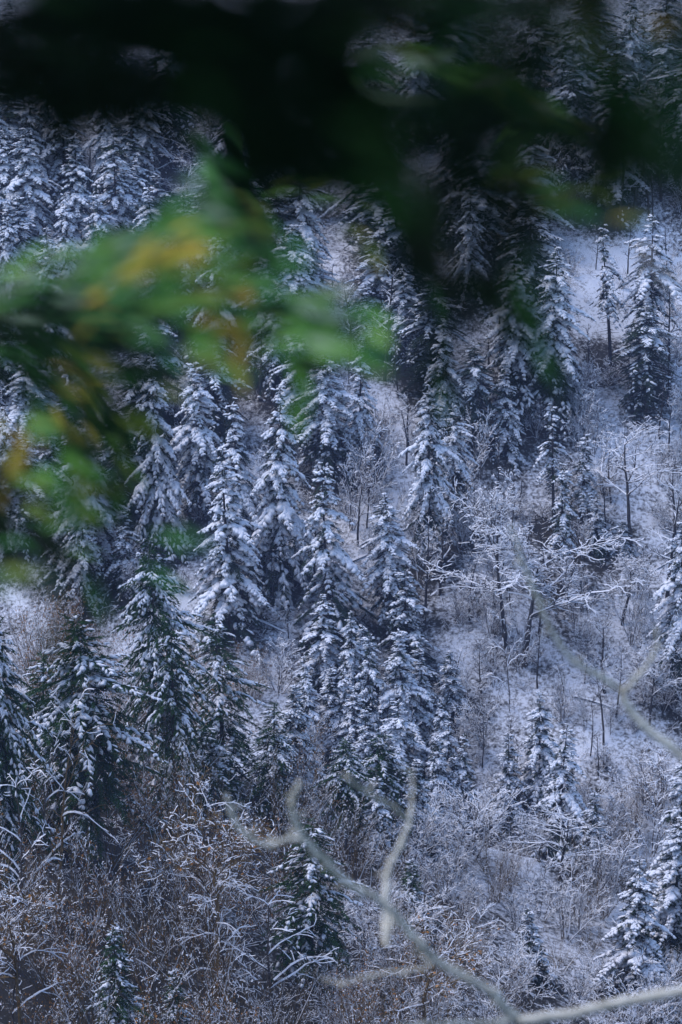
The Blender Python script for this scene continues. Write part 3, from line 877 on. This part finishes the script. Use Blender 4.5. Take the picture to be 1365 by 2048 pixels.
LOOK = {'spruce': 'broad white spruce', 'fir': 'slender snowy fir', 'dark': 'dark columnar fir', 'ragged': 'thin lumpy snowy conifer', 'young': 'small snowy conifer',
        'near': 'dark snow patched conifer', 'oak': 'spreading bare tree', 'fork': 'crooked bare tree', 'pole': 'slim straight bare tree', 'vase': 'many stemmed frosted tree',
        'brown': 'brown leaved bare thicket', 'thicket': 'thin stemmed bare thicket', 'arch': 'arching snow lined tree', 'near_tree': 'pale barked bare tree', 'sapling': 'thin dark sapling', 'bush': 'low snow dusted shrub'}

def describe_trees():
    buckets = {}
    for e in PLACED:
        u, vt, vb, kind, root, style, w = e
        hand = (HAND if kind == 'conifer' else HAND_BARE).get((u, vt)) if kind != 'shrub' else None
        if hand:
            root['label'] = hand
            continue
        cu, cv = u, 0.5 * (vt + vb)
        m = min(MARKS, key=lambda q: (q[1] - cu) ** 2 + (q[2] - cv) ** 2)
        a = math.atan2(-(cv - m[2]), cu - m[1])
        k = int(round(a / (math.pi / 4))) % 8
        buckets.setdefault((LOOK[style], m[0], k), []).append(((m[1] - cu) ** 2 + (m[2] - cv) ** 2, root))
    for (look, mark, k), lst in buckets.items():
        lst.sort(key=lambda q: q[0])
        for i, (_d, root) in enumerate(lst):
            root['label'] = (look + ' ' if len(lst) == 1 else '%s, %s ' % (look, ORD[min(i, 13)])) + DIRS[k] + ' ' + mark

# ------------------------------------------------------------------ fallen trunks
def fallen_log(u0, v0, u1, v1, r, label):
    a, b = hit(u0, v0), hit(u1, v1)
    root = link('fallen_trunk', None); root.location = a
    tag(root, label, 'log')
    rng = np.random.default_rng(int(u0))
    L = np.linalg.norm(b - a)
    n = 8
    P = np.array([(b - a) * i / n for i in range(n + 1)])
    for i in range(n + 1):
        P[i][2] = float(height(a[0] + P[i][0], a[1] + P[i][1])) - a[2] + r * 1.2
    rr = np.linspace(r, r * 0.5, n + 1)
    V, F = prisms(P[:-1], P[1:], rr[:-1], rr[1:], 7)
    t = link('trunk', mesh_np('fallen_trunk', V, F, M['bark'], smooth=True), root)
    V, F = snow_roofs(P[:-1], P[1:], rr[:-1], rr[1:], rng, 1.0, 0.12)
    link('snow', mesh_np('log_snow', V, F, M['snow']), t)
fallen_log(505, 1240, 572, 1268, 0.16, 'snow topped fallen trunk right of the foot of the brightest middle spruce')
fallen_log(905, 455, 985, 425, 0.16, 'fallen trunk lying across the snow below the twin bare poles')
fallen_log(1235, 1180, 1330, 1130, 0.14, 'fallen trunk on the open slope near the right edge')
fallen_log(690, 1130, 745, 1108, 0.14, 'short fallen trunk just right of the tall central spruce')
fallen_log(1150, 1395, 1235, 1422, 0.15, 'fallen trunk in the lower right clearing')

# ------------------------------------------------------------------ undergrowth
def undergrowth():
    rng = np.random.default_rng(5)
    P0, P1, r0 = [], [], []
    cnt = 0
    x = np.concatenate([rng.uniform(-95, 95, 14000), rng.uniform(-50, 15, 500)]); y = np.concatenate([rng.uniform(205, 590, 14000), rng.uniform(205, 310, 500)])
    z = height(x, y)
    for i in range(len(x)):
        px, py, d = project(np.array([x[i], y[i], z[i]]))
        if not (-60 < px < 1430 and -60 < py < 2150): continue
        if (1130 < px < 1245 and 600 < py < 700) or (600 < px < 700 and 520 < py < 570) or (920 < px < 1050 and 630 < py < 700): continue
        if math.sin(x[i] * 0.11 + 1) + math.sin(y[i] * 0.083 + x[i] * 0.03) < rng.uniform(-2.4, 0.4) and i < 14000: continue
        k = int(rng.integers(5, 12)); hh = rng.uniform(0.5, 1.6)
        for _ in range(k):
            b = np.array([x[i] + rng.normal(0, 0.5), y[i] + rng.normal(0, 0.5), z[i] - 0.15])
            d = np.array([rng.normal(0, 0.7), rng.normal(0, 0.7), rng.uniform(0.2, 1.0)]); d /= np.linalg.norm(d)
            m = b + d * hh * 0.6
            d2 = d + np.array([rng.normal(0, 0.4), rng.normal(0, 0.4), -0.35]); d2 /= np.linalg.norm(d2)
            e = m + d2 * hh * 0.7
            P0 += [b, m]; P1 += [m, e]; r0 += [0.025, 0.018]
    P0, P1, r0 = np.array(P0), np.array(P1), np.array(r0)
    V, F = prisms(P0, P1, r0, r0 * 0.7, 3)
    o = link('undergrowth', mesh_np('undergrowth', V, F, M['twig_bark']))
    tag(o, 'low brambles and twigs poking through snow all over the slope', 'undergrowth', kind='stuff')
    V, F = snow_roofs(P0, P1, r0, r0 * 0.7, rng, 0.6, 0.05)
    s = link('snow', mesh_np('undergrowth_snow', V, F, M['snow']), o)
    s['kind'] = 'stuff'
undergrowth()

# ------------------------------------------------------------------ blurred branches close to the lens
def smooth_path(pts, n=8):
    pts = [np.array(p, float) for p in pts]
    if len(pts) < 3: 
        return [pts[0] + (pts[-1] - pts[0]) * k / n for k in range(n + 1)]
    out = []
    for i in range(len(pts) - 1):
        a = pts[max(i - 1, 0)]; b = pts[i]; c = pts[i + 1]; d = pts[min(i + 2, len(pts) - 1)]
        for k in range(n):
            t = k / n
            out.append(0.5 * ((2 * b) + (c - a) * t + (2 * a - 5 * b + 4 * c - d) * t * t + (3 * b - a - 3 * c + d) * t ** 3))
    out.append(pts[-1])
    return out

def tube(name, path, radii, mat, parent=None, sides=10, knob=0.0, seed=0):
    rng = np.random.default_rng(seed)
    P = np.array(path); n = len(P)
    T = norm(np.gradient(P, axis=0))
    s, u = frames(T)
    ang = np.arange(sides) * 2 * math.pi / sides
    rad = np.interp(np.linspace(0, 1, n), np.linspace(0, 1, len(radii)), radii)
    rad = rad * (1 + knob * (rng.random(n) - 0.5))
    ring = s[:, None, :] * np.cos(ang)[None, :, None] + u[:, None, :] * np.sin(ang)[None, :, None]
    V = (P[:, None, :] + ring * rad[:, None, None]).reshape(-1, 3)
    k = np.arange(sides); k2 = (k + 1) % sides
    f = np.stack([k, k2, k2 + sides, k + sides], axis=1)
    F = (f[None] + (np.arange(n - 1) * sides)[:, None, None]).reshape(-1, 4)
    V = np.concatenate([V, P[:1], P[-1:]])
    a, b = len(V) - 2, len(V) - 1
    caps = np.concatenate([np.stack([np.full(sides, a), k2, k], axis=1), np.stack([np.full(sides, b), k + (n - 1) * sides, k2 + (n - 1) * sides], axis=1)])
    return link(name, mesh_np(name, V, [F, caps], mat, smooth=True), parent)

def px_path(pts, d0, d1=None):
    d1 = d1 or d0
    n = len(pts)
    return [at(u, v, d0 + (d1 - d0) * i / max(n - 1, 1)) for i, (u, v) in enumerate(pts)]

def bare_branch(label, main, subs, depth):
    root = link('bare_branch', None)
    tag(root, label, 'branch', 'pale bare branches close to the lens')
    pts, rad = main
    k = depth * 0.36 / 2048
    tw_rng = np.random.default_rng(len(subs))
    def kink(path):
        P = np.array(path); P += tw_rng.normal(0, 0.0016, P.shape); return list(P)
    tube('stem', kink(smooth_path(px_path(pts, depth))), [r * 0.39 * k for r in rad], M['pale_bark'], root, knob=0.3, seed=len(pts))
    for i, (pts, rad) in enumerate(subs):
        path = kink(smooth_path(px_path(pts, depth * (1 + 0.004 * (i + 1)), depth * (1.0 + 0.05 * ((i % 3) - 1)))))
        tw = tube('twig', path, [r * 0.39 * k for r in rad], M['pale_bark'], root, knob=0.3, seed=i)
        for q in range(5, len(path) - 1, 6):                     # short spur shoots that end in a bud
            a = np.array(path[q]); d = tw_rng.normal(0, 1, 3); d /= np.linalg.norm(d)
            tube('bud', [a, a + d * 0.012, a + d * 0.026, a + d * 0.036], [0.003, 0.0022, 0.0034, 0.0006], M['pale_bark'], tw, sides=6)

bare_branch('thick pale blurred bare branch forking up from the bottom right corner',
    ([(2300, 1900), (1700, 1940), (1365, 1984), (1250, 2003), (1150, 2026), (1040, 2042)], [44, 38, 26, 25, 26, 24]),
    [([(1045, 2042), (1012, 2018), (985, 1985), (930, 1955), (872, 1918), (832, 1878), (792, 1832), (750, 1795), (700, 1768), (650, 1722), (612, 1682), (590, 1640), (585, 1600), (600, 1565)], [24, 22, 20, 19, 18, 16, 14, 12]),
     ([(612, 1682), (575, 1678), (540, 1690), (495, 1672), (465, 1630), (455, 1590)], [14, 13, 11, 9]),
     ([(775, 1888), (770, 1850), (772, 1790), (776, 1738), (800, 1690), (820, 1640), (824, 1590), (826, 1540)], [13, 14, 15, 12, 8, 3]),
     ([(820, 1640), (780, 1610), (740, 1590), (690, 1552)], [11, 9, 7]),
     ([(785, 1830), (770, 1870), (772, 1890)], [12, 12, 10]),
     ([(872, 1918), (845, 1938), (760, 1946), (690, 1965), (640, 1955)], [8, 6, 5, 2]),
     ([(1040, 2042), (960, 2047), (880, 2048), (800, 2056)], [14, 12, 10])], 7.2)
bare_branch('slimmer pale blurred bare branch rising leftwards from the middle of the right edge',
    ([(1900, 1900), (1600, 1700), (1365, 1513), (1290, 1452), (1252, 1405), (1248, 1375)], [30, 26, 22, 20, 19, 18]),
    [([(1250, 1385), (1200, 1352), (1150, 1325), (1115, 1282), (1088, 1230), (1060, 1160), (1040, 1105), (1020, 1050)], [15, 14, 12, 10, 7]),
     ([(1250, 1382), (1282, 1345), (1312, 1300), (1312, 1250)], [13, 11, 8, 4])], 7.6)

# leaves
def leaf_mesh(name, mat, seed):
    rng = np.random.default_rng(seed)
    prof = [(0.0, 0.02), (0.18, 0.11), (0.42, 0.17), (0.68, 0.14), (0.88, 0.07), (1.0, 0.0)]
    V = []; bend = rng.uniform(0.05, 0.2); fold = rng.uniform(0.04, 0.12)
    for s, w in prof:
        z = -bend * s * s
        w *= 0.8
        V += [(s, -w, z + fold * w * 4), (s, 0, z), (s, w, z + fold * w * 4)]
    F = []
    for i in range(len(prof) - 1):
        a = i * 3
        F += [(a, a + 1, a + 4, a + 3), (a + 1, a + 2, a + 5, a + 4)]
    return mesh_np(name, V, np.array(F), mat, smooth=True)
LEAVES = {k: [leaf_mesh('leaf_' + k, m, i) for i in range(3)] for k, m in LM.items()}

lrng = np.random.default_rng(77)
def leafy_branch(label, strokes, group='leafy branches hanging in front of the lens'):
    """strokes: (view points, depth, half width in view units, number of leaves, {palette: weight}, leaf length)"""
    root = link('leafy_branch', None)
    tag(root, label, 'branch', group)
    for pts, depth, hw, n, pal, ll in strokes:
        path = np.array(smooth_path([at(u, v, depth) for u, v in pts]))
        tube('twig', path, [0.003, 0.0018, 0.001], M['bark'], root, sides=6)
        names = list(pal); ws = np.array([pal[k] for k in names], float); ws /= ws.sum()
        k = depth * 0.36 / 2048
        T = norm(np.gradient(path, axis=0))
        for _ in range(n):
            f = lrng.random() * (len(path) - 1); i = int(f)
            t = T[i]
            p = path[i] + (path[min(i + 1, len(path) - 1)] - path[i]) * (f - i)
            off = lrng.normal(0, hw * 0.5) * k
            p = p + np.array([0.25 * off * lrng.normal(), lrng.normal(0, 0.04 * depth), 0]) + UPV * off
            sg = 1 if lrng.random() < 0.5 else -1
            d = t * lrng.uniform(0.3, 1.0) * (1 if lrng.random() < 0.8 else -1) + np.array([0, lrng.normal(0, 0.25), 0]) + UPV * lrng.normal(0, 0.12)
            d /= np.linalg.norm(d)
            nrm = np.array([lrng.normal(0, 0.4), -0.65 + lrng.normal(0, 0.4), 0.8]); 
            side = np.cross(nrm, d); side /= np.linalg.norm(side); up = np.cross(d, side)
            sc = ll * lrng.uniform(0.75, 1.3)
            mt = Matrix(((d[0], side[0], up[0], p[0]), (d[1], side[1], up[1], p[1]), (d[2], side[2], up[2], p[2]), (0, 0, 0, 1))) @ Matrix.Diagonal((sc, sc, sc, 1))
            o = link('leaf', LEAVES[names[int(lrng.choice(len(names), p=ws))]][int(lrng.integers(3))], root)
            o.matrix_local = mt
    return root

DK = {'dark': 1.0}
DM = {'dark': 0.75, 'mid': 0.25}
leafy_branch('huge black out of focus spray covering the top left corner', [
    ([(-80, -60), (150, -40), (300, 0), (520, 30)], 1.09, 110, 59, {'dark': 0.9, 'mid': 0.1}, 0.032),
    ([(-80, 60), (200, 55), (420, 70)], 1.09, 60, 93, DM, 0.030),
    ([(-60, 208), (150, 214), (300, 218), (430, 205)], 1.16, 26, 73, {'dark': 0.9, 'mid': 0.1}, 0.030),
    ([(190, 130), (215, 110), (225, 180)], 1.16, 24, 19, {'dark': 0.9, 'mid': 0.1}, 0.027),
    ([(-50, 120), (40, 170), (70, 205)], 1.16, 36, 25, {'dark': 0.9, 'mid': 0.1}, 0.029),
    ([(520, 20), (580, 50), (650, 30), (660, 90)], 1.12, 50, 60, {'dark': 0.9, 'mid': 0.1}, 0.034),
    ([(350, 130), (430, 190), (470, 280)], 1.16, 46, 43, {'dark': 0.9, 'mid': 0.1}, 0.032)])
leafy_branch('black drooping bough filling the upper middle down to a green tip', [
    ([(520, -60), (540, 80), (560, 200), (640, 300)], 1.16, 110, 103, {'dark': 0.9, 'mid': 0.1}, 0.032),
    ([(690, 150), (730, 260), (790, 380), (850, 480)], 1.16, 95, 89, {'dark': 0.9, 'mid': 0.1}, 0.032),
    ([(920, 230), (910, 320), (890, 440), (880, 560), (880, 660)], 1.22, 56, 82, {'dark': 0.9, 'mid': 0.1}, 0.030),
    ([(870, 640), (880, 705)], 2.2, 16, 10, {'mid': 1, 'dark': 0.4}, 0.032)])
leafy_branch('black bough slanting across the upper right towards the right edge', [
    ([(640, 200), (800, 215), (950, 225), (1060, 240)], 1.16, 34, 64, {'dark': 0.9, 'mid': 0.1}, 0.030),
    ([(1000, 245), (1120, 275), (1250, 305), (1400, 350)], 1.29, 26, 34, DM, 0.030),
    ([(960, 300), (1000, 400), (980, 490)], 1.22, 44, 19, {'dark': 0.9, 'mid': 0.1}, 0.030),
    ([(1040, 320), (1060, 365), (1050, 430)], 1.29, 28, 13, {'dark': 0.9, 'mid': 0.1}, 0.027),
    ([(935, 580), (975, 610)], 2.1, 22, 9, DK, 0.036),
    ([(1030, 610), (1066, 652)], 2.2, 22, 12, {'mid': 0.5, 'dark': 0.8}, 0.034)])
leafy_branch('dark twig hanging straight down beside the top right corner', [
    ([(1215, -80), (1220, 60), (1222, 180), (1212, 300)], 1.16, 24, 50, {'dark': 0.9, 'mid': 0.1}, 0.034),
    ([(1270, -60), (1340, 10), (1420, 70)], 1.09, 50, 49, {'dark': 0.9, 'mid': 0.1}, 0.038),
    ([(880, -80), (940, -10), (980, 60), (1080, 70)], 1.16, 44, 50, DM, 0.030),
    ([(1140, 36), (1178, 44)], 1.02, 16, 16, {'orange': 1}, 0.013),
    ([(1240, 40), (1260, 42)], 2.1, 8, 2, {'orange': 0.5, 'dark': 0.5}, 0.03),
    ([(660, 5), (800, -15), (960, -10), (1080, -14)], 1.1, 26, 50, {'dark': 0.9, 'mid': 0.1}, 0.032),
    ([(620, 0), (700, -30), (830, -40)], 1.16, 40, 33, {'dark': 0.9, 'mid': 0.1}, 0.032),
    ([(772, 42), (788, 46)], 2.2, 8, 2, {'orange': 0.5, 'olive': 0.5}, 0.028)])
leafy_branch('soft pale green spray slanting below the top right gap', [
    ([(840, 135), (920, 155), (1000, 180), (1060, 205), (1112, 228)], 3.01, 10, 117, {'pale': 0.3, 'mid': 0.5, 'bright': 0.5, 'olive': 0.2}, 0.043),
    ([(1024, 275), (1052, 256)], 3.20, 7, 17, {'bright': 0.7, 'mid': 0.5}, 0.038),
    ([(1045, 376), (1118, 388)], 3.20, 8, 31, {'olive': 0.6, 'mid': 0.6}, 0.042),
    ([(1170, 396), (1208, 386)], 3.20, 7, 9, {'olive': 0.9, 'yellow': 0.1}, 0.031),
    ([(680, 150), (765, 155)], 2.94, 9, 19, {'pale': 0.3, 'mid': 0.7}, 0.042),
    ([(708, 474), (734, 486)], 3.20, 6, 8, {'yellow': 0.8, 'olive': 0.3}, 0.024),
    ([(760, 350), (795, 395)], 2.94, 9, 14, {'mid': 0.8, 'pale': 0.2}, 0.038),
    ([(1284, 514), (1302, 520)], 3.46, 4, 6, {'grey': 1}, 0.030)])
leafy_branch('green spray tipped with yellow and orange leaves crossing the left third', [
    ([(-60, 592), (60, 562), (160, 540), (240, 520)], 3.33, 8, 64, {'mid': 0.5, 'pale': 0.4, 'bright': 0.35}, 0.046),
    ([(232, 556), (262, 540), (310, 512), (390, 484)], 3.14, 4, 33, {'yellow': 1.0, 'orange': 0.2, 'olive': 0.25}, 0.033),
    ([(140, 545), (230, 505), (330, 466), (430, 450)], 3.58, 12, 81, {'mid': 1.0, 'bright': 0.2, 'dark': 0.4}, 0.056),
    ([(160, 598), (245, 590)], 3.33, 5, 12, {'orange': 0.5, 'mid': 0.5, 'olive': 0.4}, 0.030),
    ([(250, 584), (340, 582), (450, 572)], 3.33, 7, 56, {'mid': 0.7, 'olive': 0.4, 'bright': 0.4}, 0.045),
    ([(440, 596), (474, 602)], 3.20, 5, 9, {'orange': 0.6, 'olive': 0.4}, 0.027),
    ([(410, 320), (460, 380), (510, 440)], 3.46, 25, 49, {'mid': 0.6, 'dark': 0.6}, 0.056),
    ([(570, 382), (618, 372)], 3.33, 7, 16, {'olive': 0.5, 'bright': 0.5, 'mid': 0.4}, 0.040),
    ([(385, 400), (425, 410)], 3.20, 7, 10, {'pale': 1, 'mid': 0.5}, 0.038),
    ([(475, 422), (505, 430)], 3.20, 6, 8, {'olive': 1}, 0.035),
    ([(480, 468), (570, 482)], 3.33, 9, 17, {'mid': 1, 'bright': 0.2}, 0.043)])
leafy_branch('narrow green spray reaching right over the middle of the left half', [
    ([(340, 600), (450, 608), (540, 622), (630, 640)], 3.58, 8, 69, {'mid': 0.7, 'dark': 0.6}, 0.056),
    ([(570, 630), (650, 640)], 3.20, 6, 26, {'bright': 0.8, 'pale': 0.4, 'mid': 0.3}, 0.042),
    ([(685, 650), (732, 664)], 3.20, 7, 19, {'bright': 0.8, 'mid': 0.5}, 0.040),
    ([(370, 650), (430, 658), (490, 672)], 3.33, 8, 26, {'olive': 0.8, 'bright': 0.3, 'mid': 0.3}, 0.042),
    ([(466, 662), (480, 718)], 3.14, 5, 14, {'yellow': 0.4, 'orange': 0.3, 'olive': 0.6}, 0.027),
    ([(574, 708), (598, 764)], 3.20, 7, 21, {'bright': 0.9, 'mid': 0.3}, 0.040)])
leafy_branch('dark drooping spray with yellow leaf streaks at the left edge', [
    ([(-60, 632), (80, 628), (200, 634), (290, 640)], 3.84, 12, 82, {'dark': 0.8, 'mid': 0.3}, 0.062),
    ([(165, 668), (250, 700), (285, 722)], 3.84, 16, 24, {'dark': 0.9, 'mid': 0.2}, 0.061),
    ([(-40, 690), (40, 720), (100, 770), (150, 830), (190, 880)], 3.84, 24, 60, {'dark': 0.7, 'mid': 0.4}, 0.061),
    ([(88, 734), (150, 762), (188, 802)], 3.20, 5, 22, {'yellow': 0.6, 'olive': 0.7, 'orange': 0.1}, 0.031),
    ([(222, 856), (266, 886)], 3.33, 6, 12, {'olive': 0.8, 'bright': 0.2}, 0.038),
    ([(10, 888), (34, 955)], 3.20, 6, 15, {'orange': 0.5, 'yellow': 0.4, 'olive': 0.4}, 0.030),
    ([(62, 926), (112, 944)], 3.20, 8, 14, {'bright': 0.8, 'mid': 0.4}, 0.042),
    ([(40, 990), (110, 1005), (168, 1016)], 3.20, 8, 25, {'olive': 0.6, 'bright': 0.5, 'mid': 0.4}, 0.042),
    ([(-60, 960), (10, 1030), (60, 1080)], 3.33, 19, 21, DK, 0.056),
    ([(60, 1090), (110, 1130), (150, 1190)], 2.05, 16, 8, DM, 0.040),
    ([(225, 960), (245, 1020)], 3.33, 12, 8, DM, 0.051),
    ([(315, 1038), (355, 1052)], 3.07, 9, 4, {'mid': 1, 'dark': 0.5}, 0.046)])
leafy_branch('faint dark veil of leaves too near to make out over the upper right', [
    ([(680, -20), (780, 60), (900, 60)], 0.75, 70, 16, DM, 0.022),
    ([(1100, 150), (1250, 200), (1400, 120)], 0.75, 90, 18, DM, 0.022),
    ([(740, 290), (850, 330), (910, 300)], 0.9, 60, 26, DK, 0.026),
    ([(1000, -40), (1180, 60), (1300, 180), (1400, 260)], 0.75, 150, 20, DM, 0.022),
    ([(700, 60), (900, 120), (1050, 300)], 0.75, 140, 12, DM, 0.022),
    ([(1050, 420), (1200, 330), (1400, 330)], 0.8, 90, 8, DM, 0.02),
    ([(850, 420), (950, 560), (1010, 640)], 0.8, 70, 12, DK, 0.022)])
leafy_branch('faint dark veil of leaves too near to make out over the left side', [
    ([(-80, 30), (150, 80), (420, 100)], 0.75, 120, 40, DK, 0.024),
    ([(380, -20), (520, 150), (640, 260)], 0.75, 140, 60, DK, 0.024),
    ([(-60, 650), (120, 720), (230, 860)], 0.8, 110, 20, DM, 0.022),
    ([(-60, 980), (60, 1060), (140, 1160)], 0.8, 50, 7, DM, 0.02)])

# unseen tree added over the camera: its crown keeps the sky off the nearest leaves
def added_shade_tree():
    rng = np.random.default_rng(9)
    root = link('added_shade_tree', None); root.location = (1.3, -1.9, -1.5)
    tag(root, 'unseen leafy tree added over the lens to shade the nearest leaves', 'tree')
    tube('trunk', smooth_path([(0, 0, -0.6), (0.05, 0, 1.0), (-0.1, 0.2, 2.6), (-0.3, 0.5, 4.6), (-0.4, 0.6, 6.5)]), [0.22, 0.17, 0.13, 0.08, 0.03], M['bark'], root)
    for k in range(7):
        a = k * 0.9 + 0.4; zb = 1.6 + 0.5 * k
        tube('limb', smooth_path([(-0.1, 0.15, zb), (1.2 * math.cos(a), 1.2 * math.sin(a), zb + 0.5), (2.8 * math.cos(a), 2.8 * math.sin(a), zb + 0.9)]), [0.07, 0.045, 0.015], M['bark'], root, sides=6)
    n = 9000
    P = np.stack([rng.uniform(-5.0, 4.0, n), rng.uniform(-3.5, 3.6, n), rng.uniform(1.62, 7.0, n)], axis=1)
    d = norm(rng.normal(0, 1, (n, 3)) * np.array([1, 1, 0.5]))
    k = ((P[:, 0] + 0.6) / 4.6) ** 2 + ((P[:, 1] - 0.3) / 2.7) ** 2 + ((P[:, 2] - 3.2) / 3.6) ** 2 < 1
    P, d = P[k], d[k]
    m = 1500                                                      # lowest boughs, added just over the lens to shade the dark leaves
    P = np.concatenate([P, np.stack([rng.uniform(-2.4, -0.2, m), rng.uniform(1.6, 3.1, m), rng.uniform(1.75, 2.6, m)], axis=1)]); d = np.concatenate([d, norm(rng.normal(0, 1, (m, 3)) * np.array([1, 1, 0.5]))])
    L = rng.uniform(0.12, 0.26, len(P))
    LV = np.array([(0, 0, 0), (0.3, -0.25, 0.03), (0.75, -0.2, 0.0), (1, 0, -0.06), (0.75, 0.2, 0.0), (0.3, 0.25, 0.03)], float)
    V, F = stamp(LV, np.array([(0, 1, 2, 3), (0, 3, 4, 5)]), P, d, L, L, L, rng, 0.1, rng.normal(0, 0.6, len(P)))
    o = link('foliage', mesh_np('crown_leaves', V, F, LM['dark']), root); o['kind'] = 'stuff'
added_shade_tree()

# ------------------------------------------------------------------ leave out the trees of which nothing shows
HIDDEN = {7, 11, 38, 95, 96, 99, 103, 117, 149, 152, 153, 161, 169, 182, 183, 185, 194, 198, 237, 239, 248, 278, 288, 304, 305, 323, 328, 334, 376, 378, 380,
381, 384, 387, 390, 393, 396, 399, 400, 402, 405, 406, 411, 413, 417, 420, 421, 422, 423, 424, 429, 431, 437, 438, 441, 443, 444, 445, 447, 448, 449,
452, 454, 456, 457, 459, 461, 462, 465, 467, 469, 472, 480, 481, 483, 486, 490, 492, 494, 495, 496, 498, 500, 508, 509, 511, 513, 514, 515, 518, 520,
524, 526, 529, 534, 535, 539, 540, 542, 547, 550, 551, 554, 559, 560, 566, 567, 571, 572, 573, 574, 581, 587, 588, 591, 593, 604, 605, 614, 616, 617,
621, 636, 637, 638, 644, 645, 650, 653, 655, 656, 660, 663, 665, 667, 670, 672, 673, 674, 682, 683, 685, 686, 687, 689, 691, 692, 693, 697, 701, 703,
733, 735, 737, 738, 740, 741, 743, 747, 751, 754, 755, 759, 760, 761, 762, 763, 775, 779, 780, 783, 809, 812, 846, 866, 867, 868, 872, 874, 876, 877,
878, 880, 881, 884, 886, 887, 888, 890, 891, 892, 894, 897, 898, 902, 903, 904, 912, 917, 918, 927, 934, 937, 940, 943, 945, 946, 949, 952, 955, 956,
959, 961, 964, 965, 967, 971, 973, 974, 977, 980, 984, 986, 989, 991}
gone = []
for i in HIDDEN:
    gone += list(PLACED[i][4].children_recursive) + [PLACED[i][4]]
bpy.data.batch_remove(gone)
PLACED[:] = [e for i, e in enumerate(PLACED) if i not in HIDDEN]
describe_trees()

# ------------------------------------------------------------------ haze
def haze():
    x0, x1, y0, y1, z0, z1 = -440, 440, -60, 920, -190, 260
    V = [(x, y, z) for z in (z0, z1) for y in (y0, y1) for x in (x0, x1)]
    F = [(0, 2, 3, 1), (4, 5, 7, 6), (0, 1, 5, 4), (2, 6, 7, 3), (0, 4, 6, 2), (1, 3, 7, 5)]
    m = bpy.data.materials.new('haze_air'); m.use_nodes = True
    nt = m.node_tree
    for n_ in list(nt.nodes): nt.nodes.remove(n_)
    out = nt.nodes.new('ShaderNodeOutputMaterial'); vp = nt.nodes.new('ShaderNodeVolumePrincipled')
    vp.inputs['Color'].default_value = (0.47, 0.59, 1.0, 1)
    vp.inputs['Density'].default_value = 0.0002
    vp.inputs['Anisotropy'].default_value = 0.2
    nt.links.new(vp.outputs[0], out.inputs['Volume'])
    o = link('haze', mesh_np('haze', V, np.array(F), m))
    tag(o, 'thin bluish winter haze filling the valley', 'haze', kind='stuff')
haze()
print('objects', len(scene.objects), 'tris', sum(len(m.loops) - 2 * len(m.polygons) for m in bpy.data.meshes))
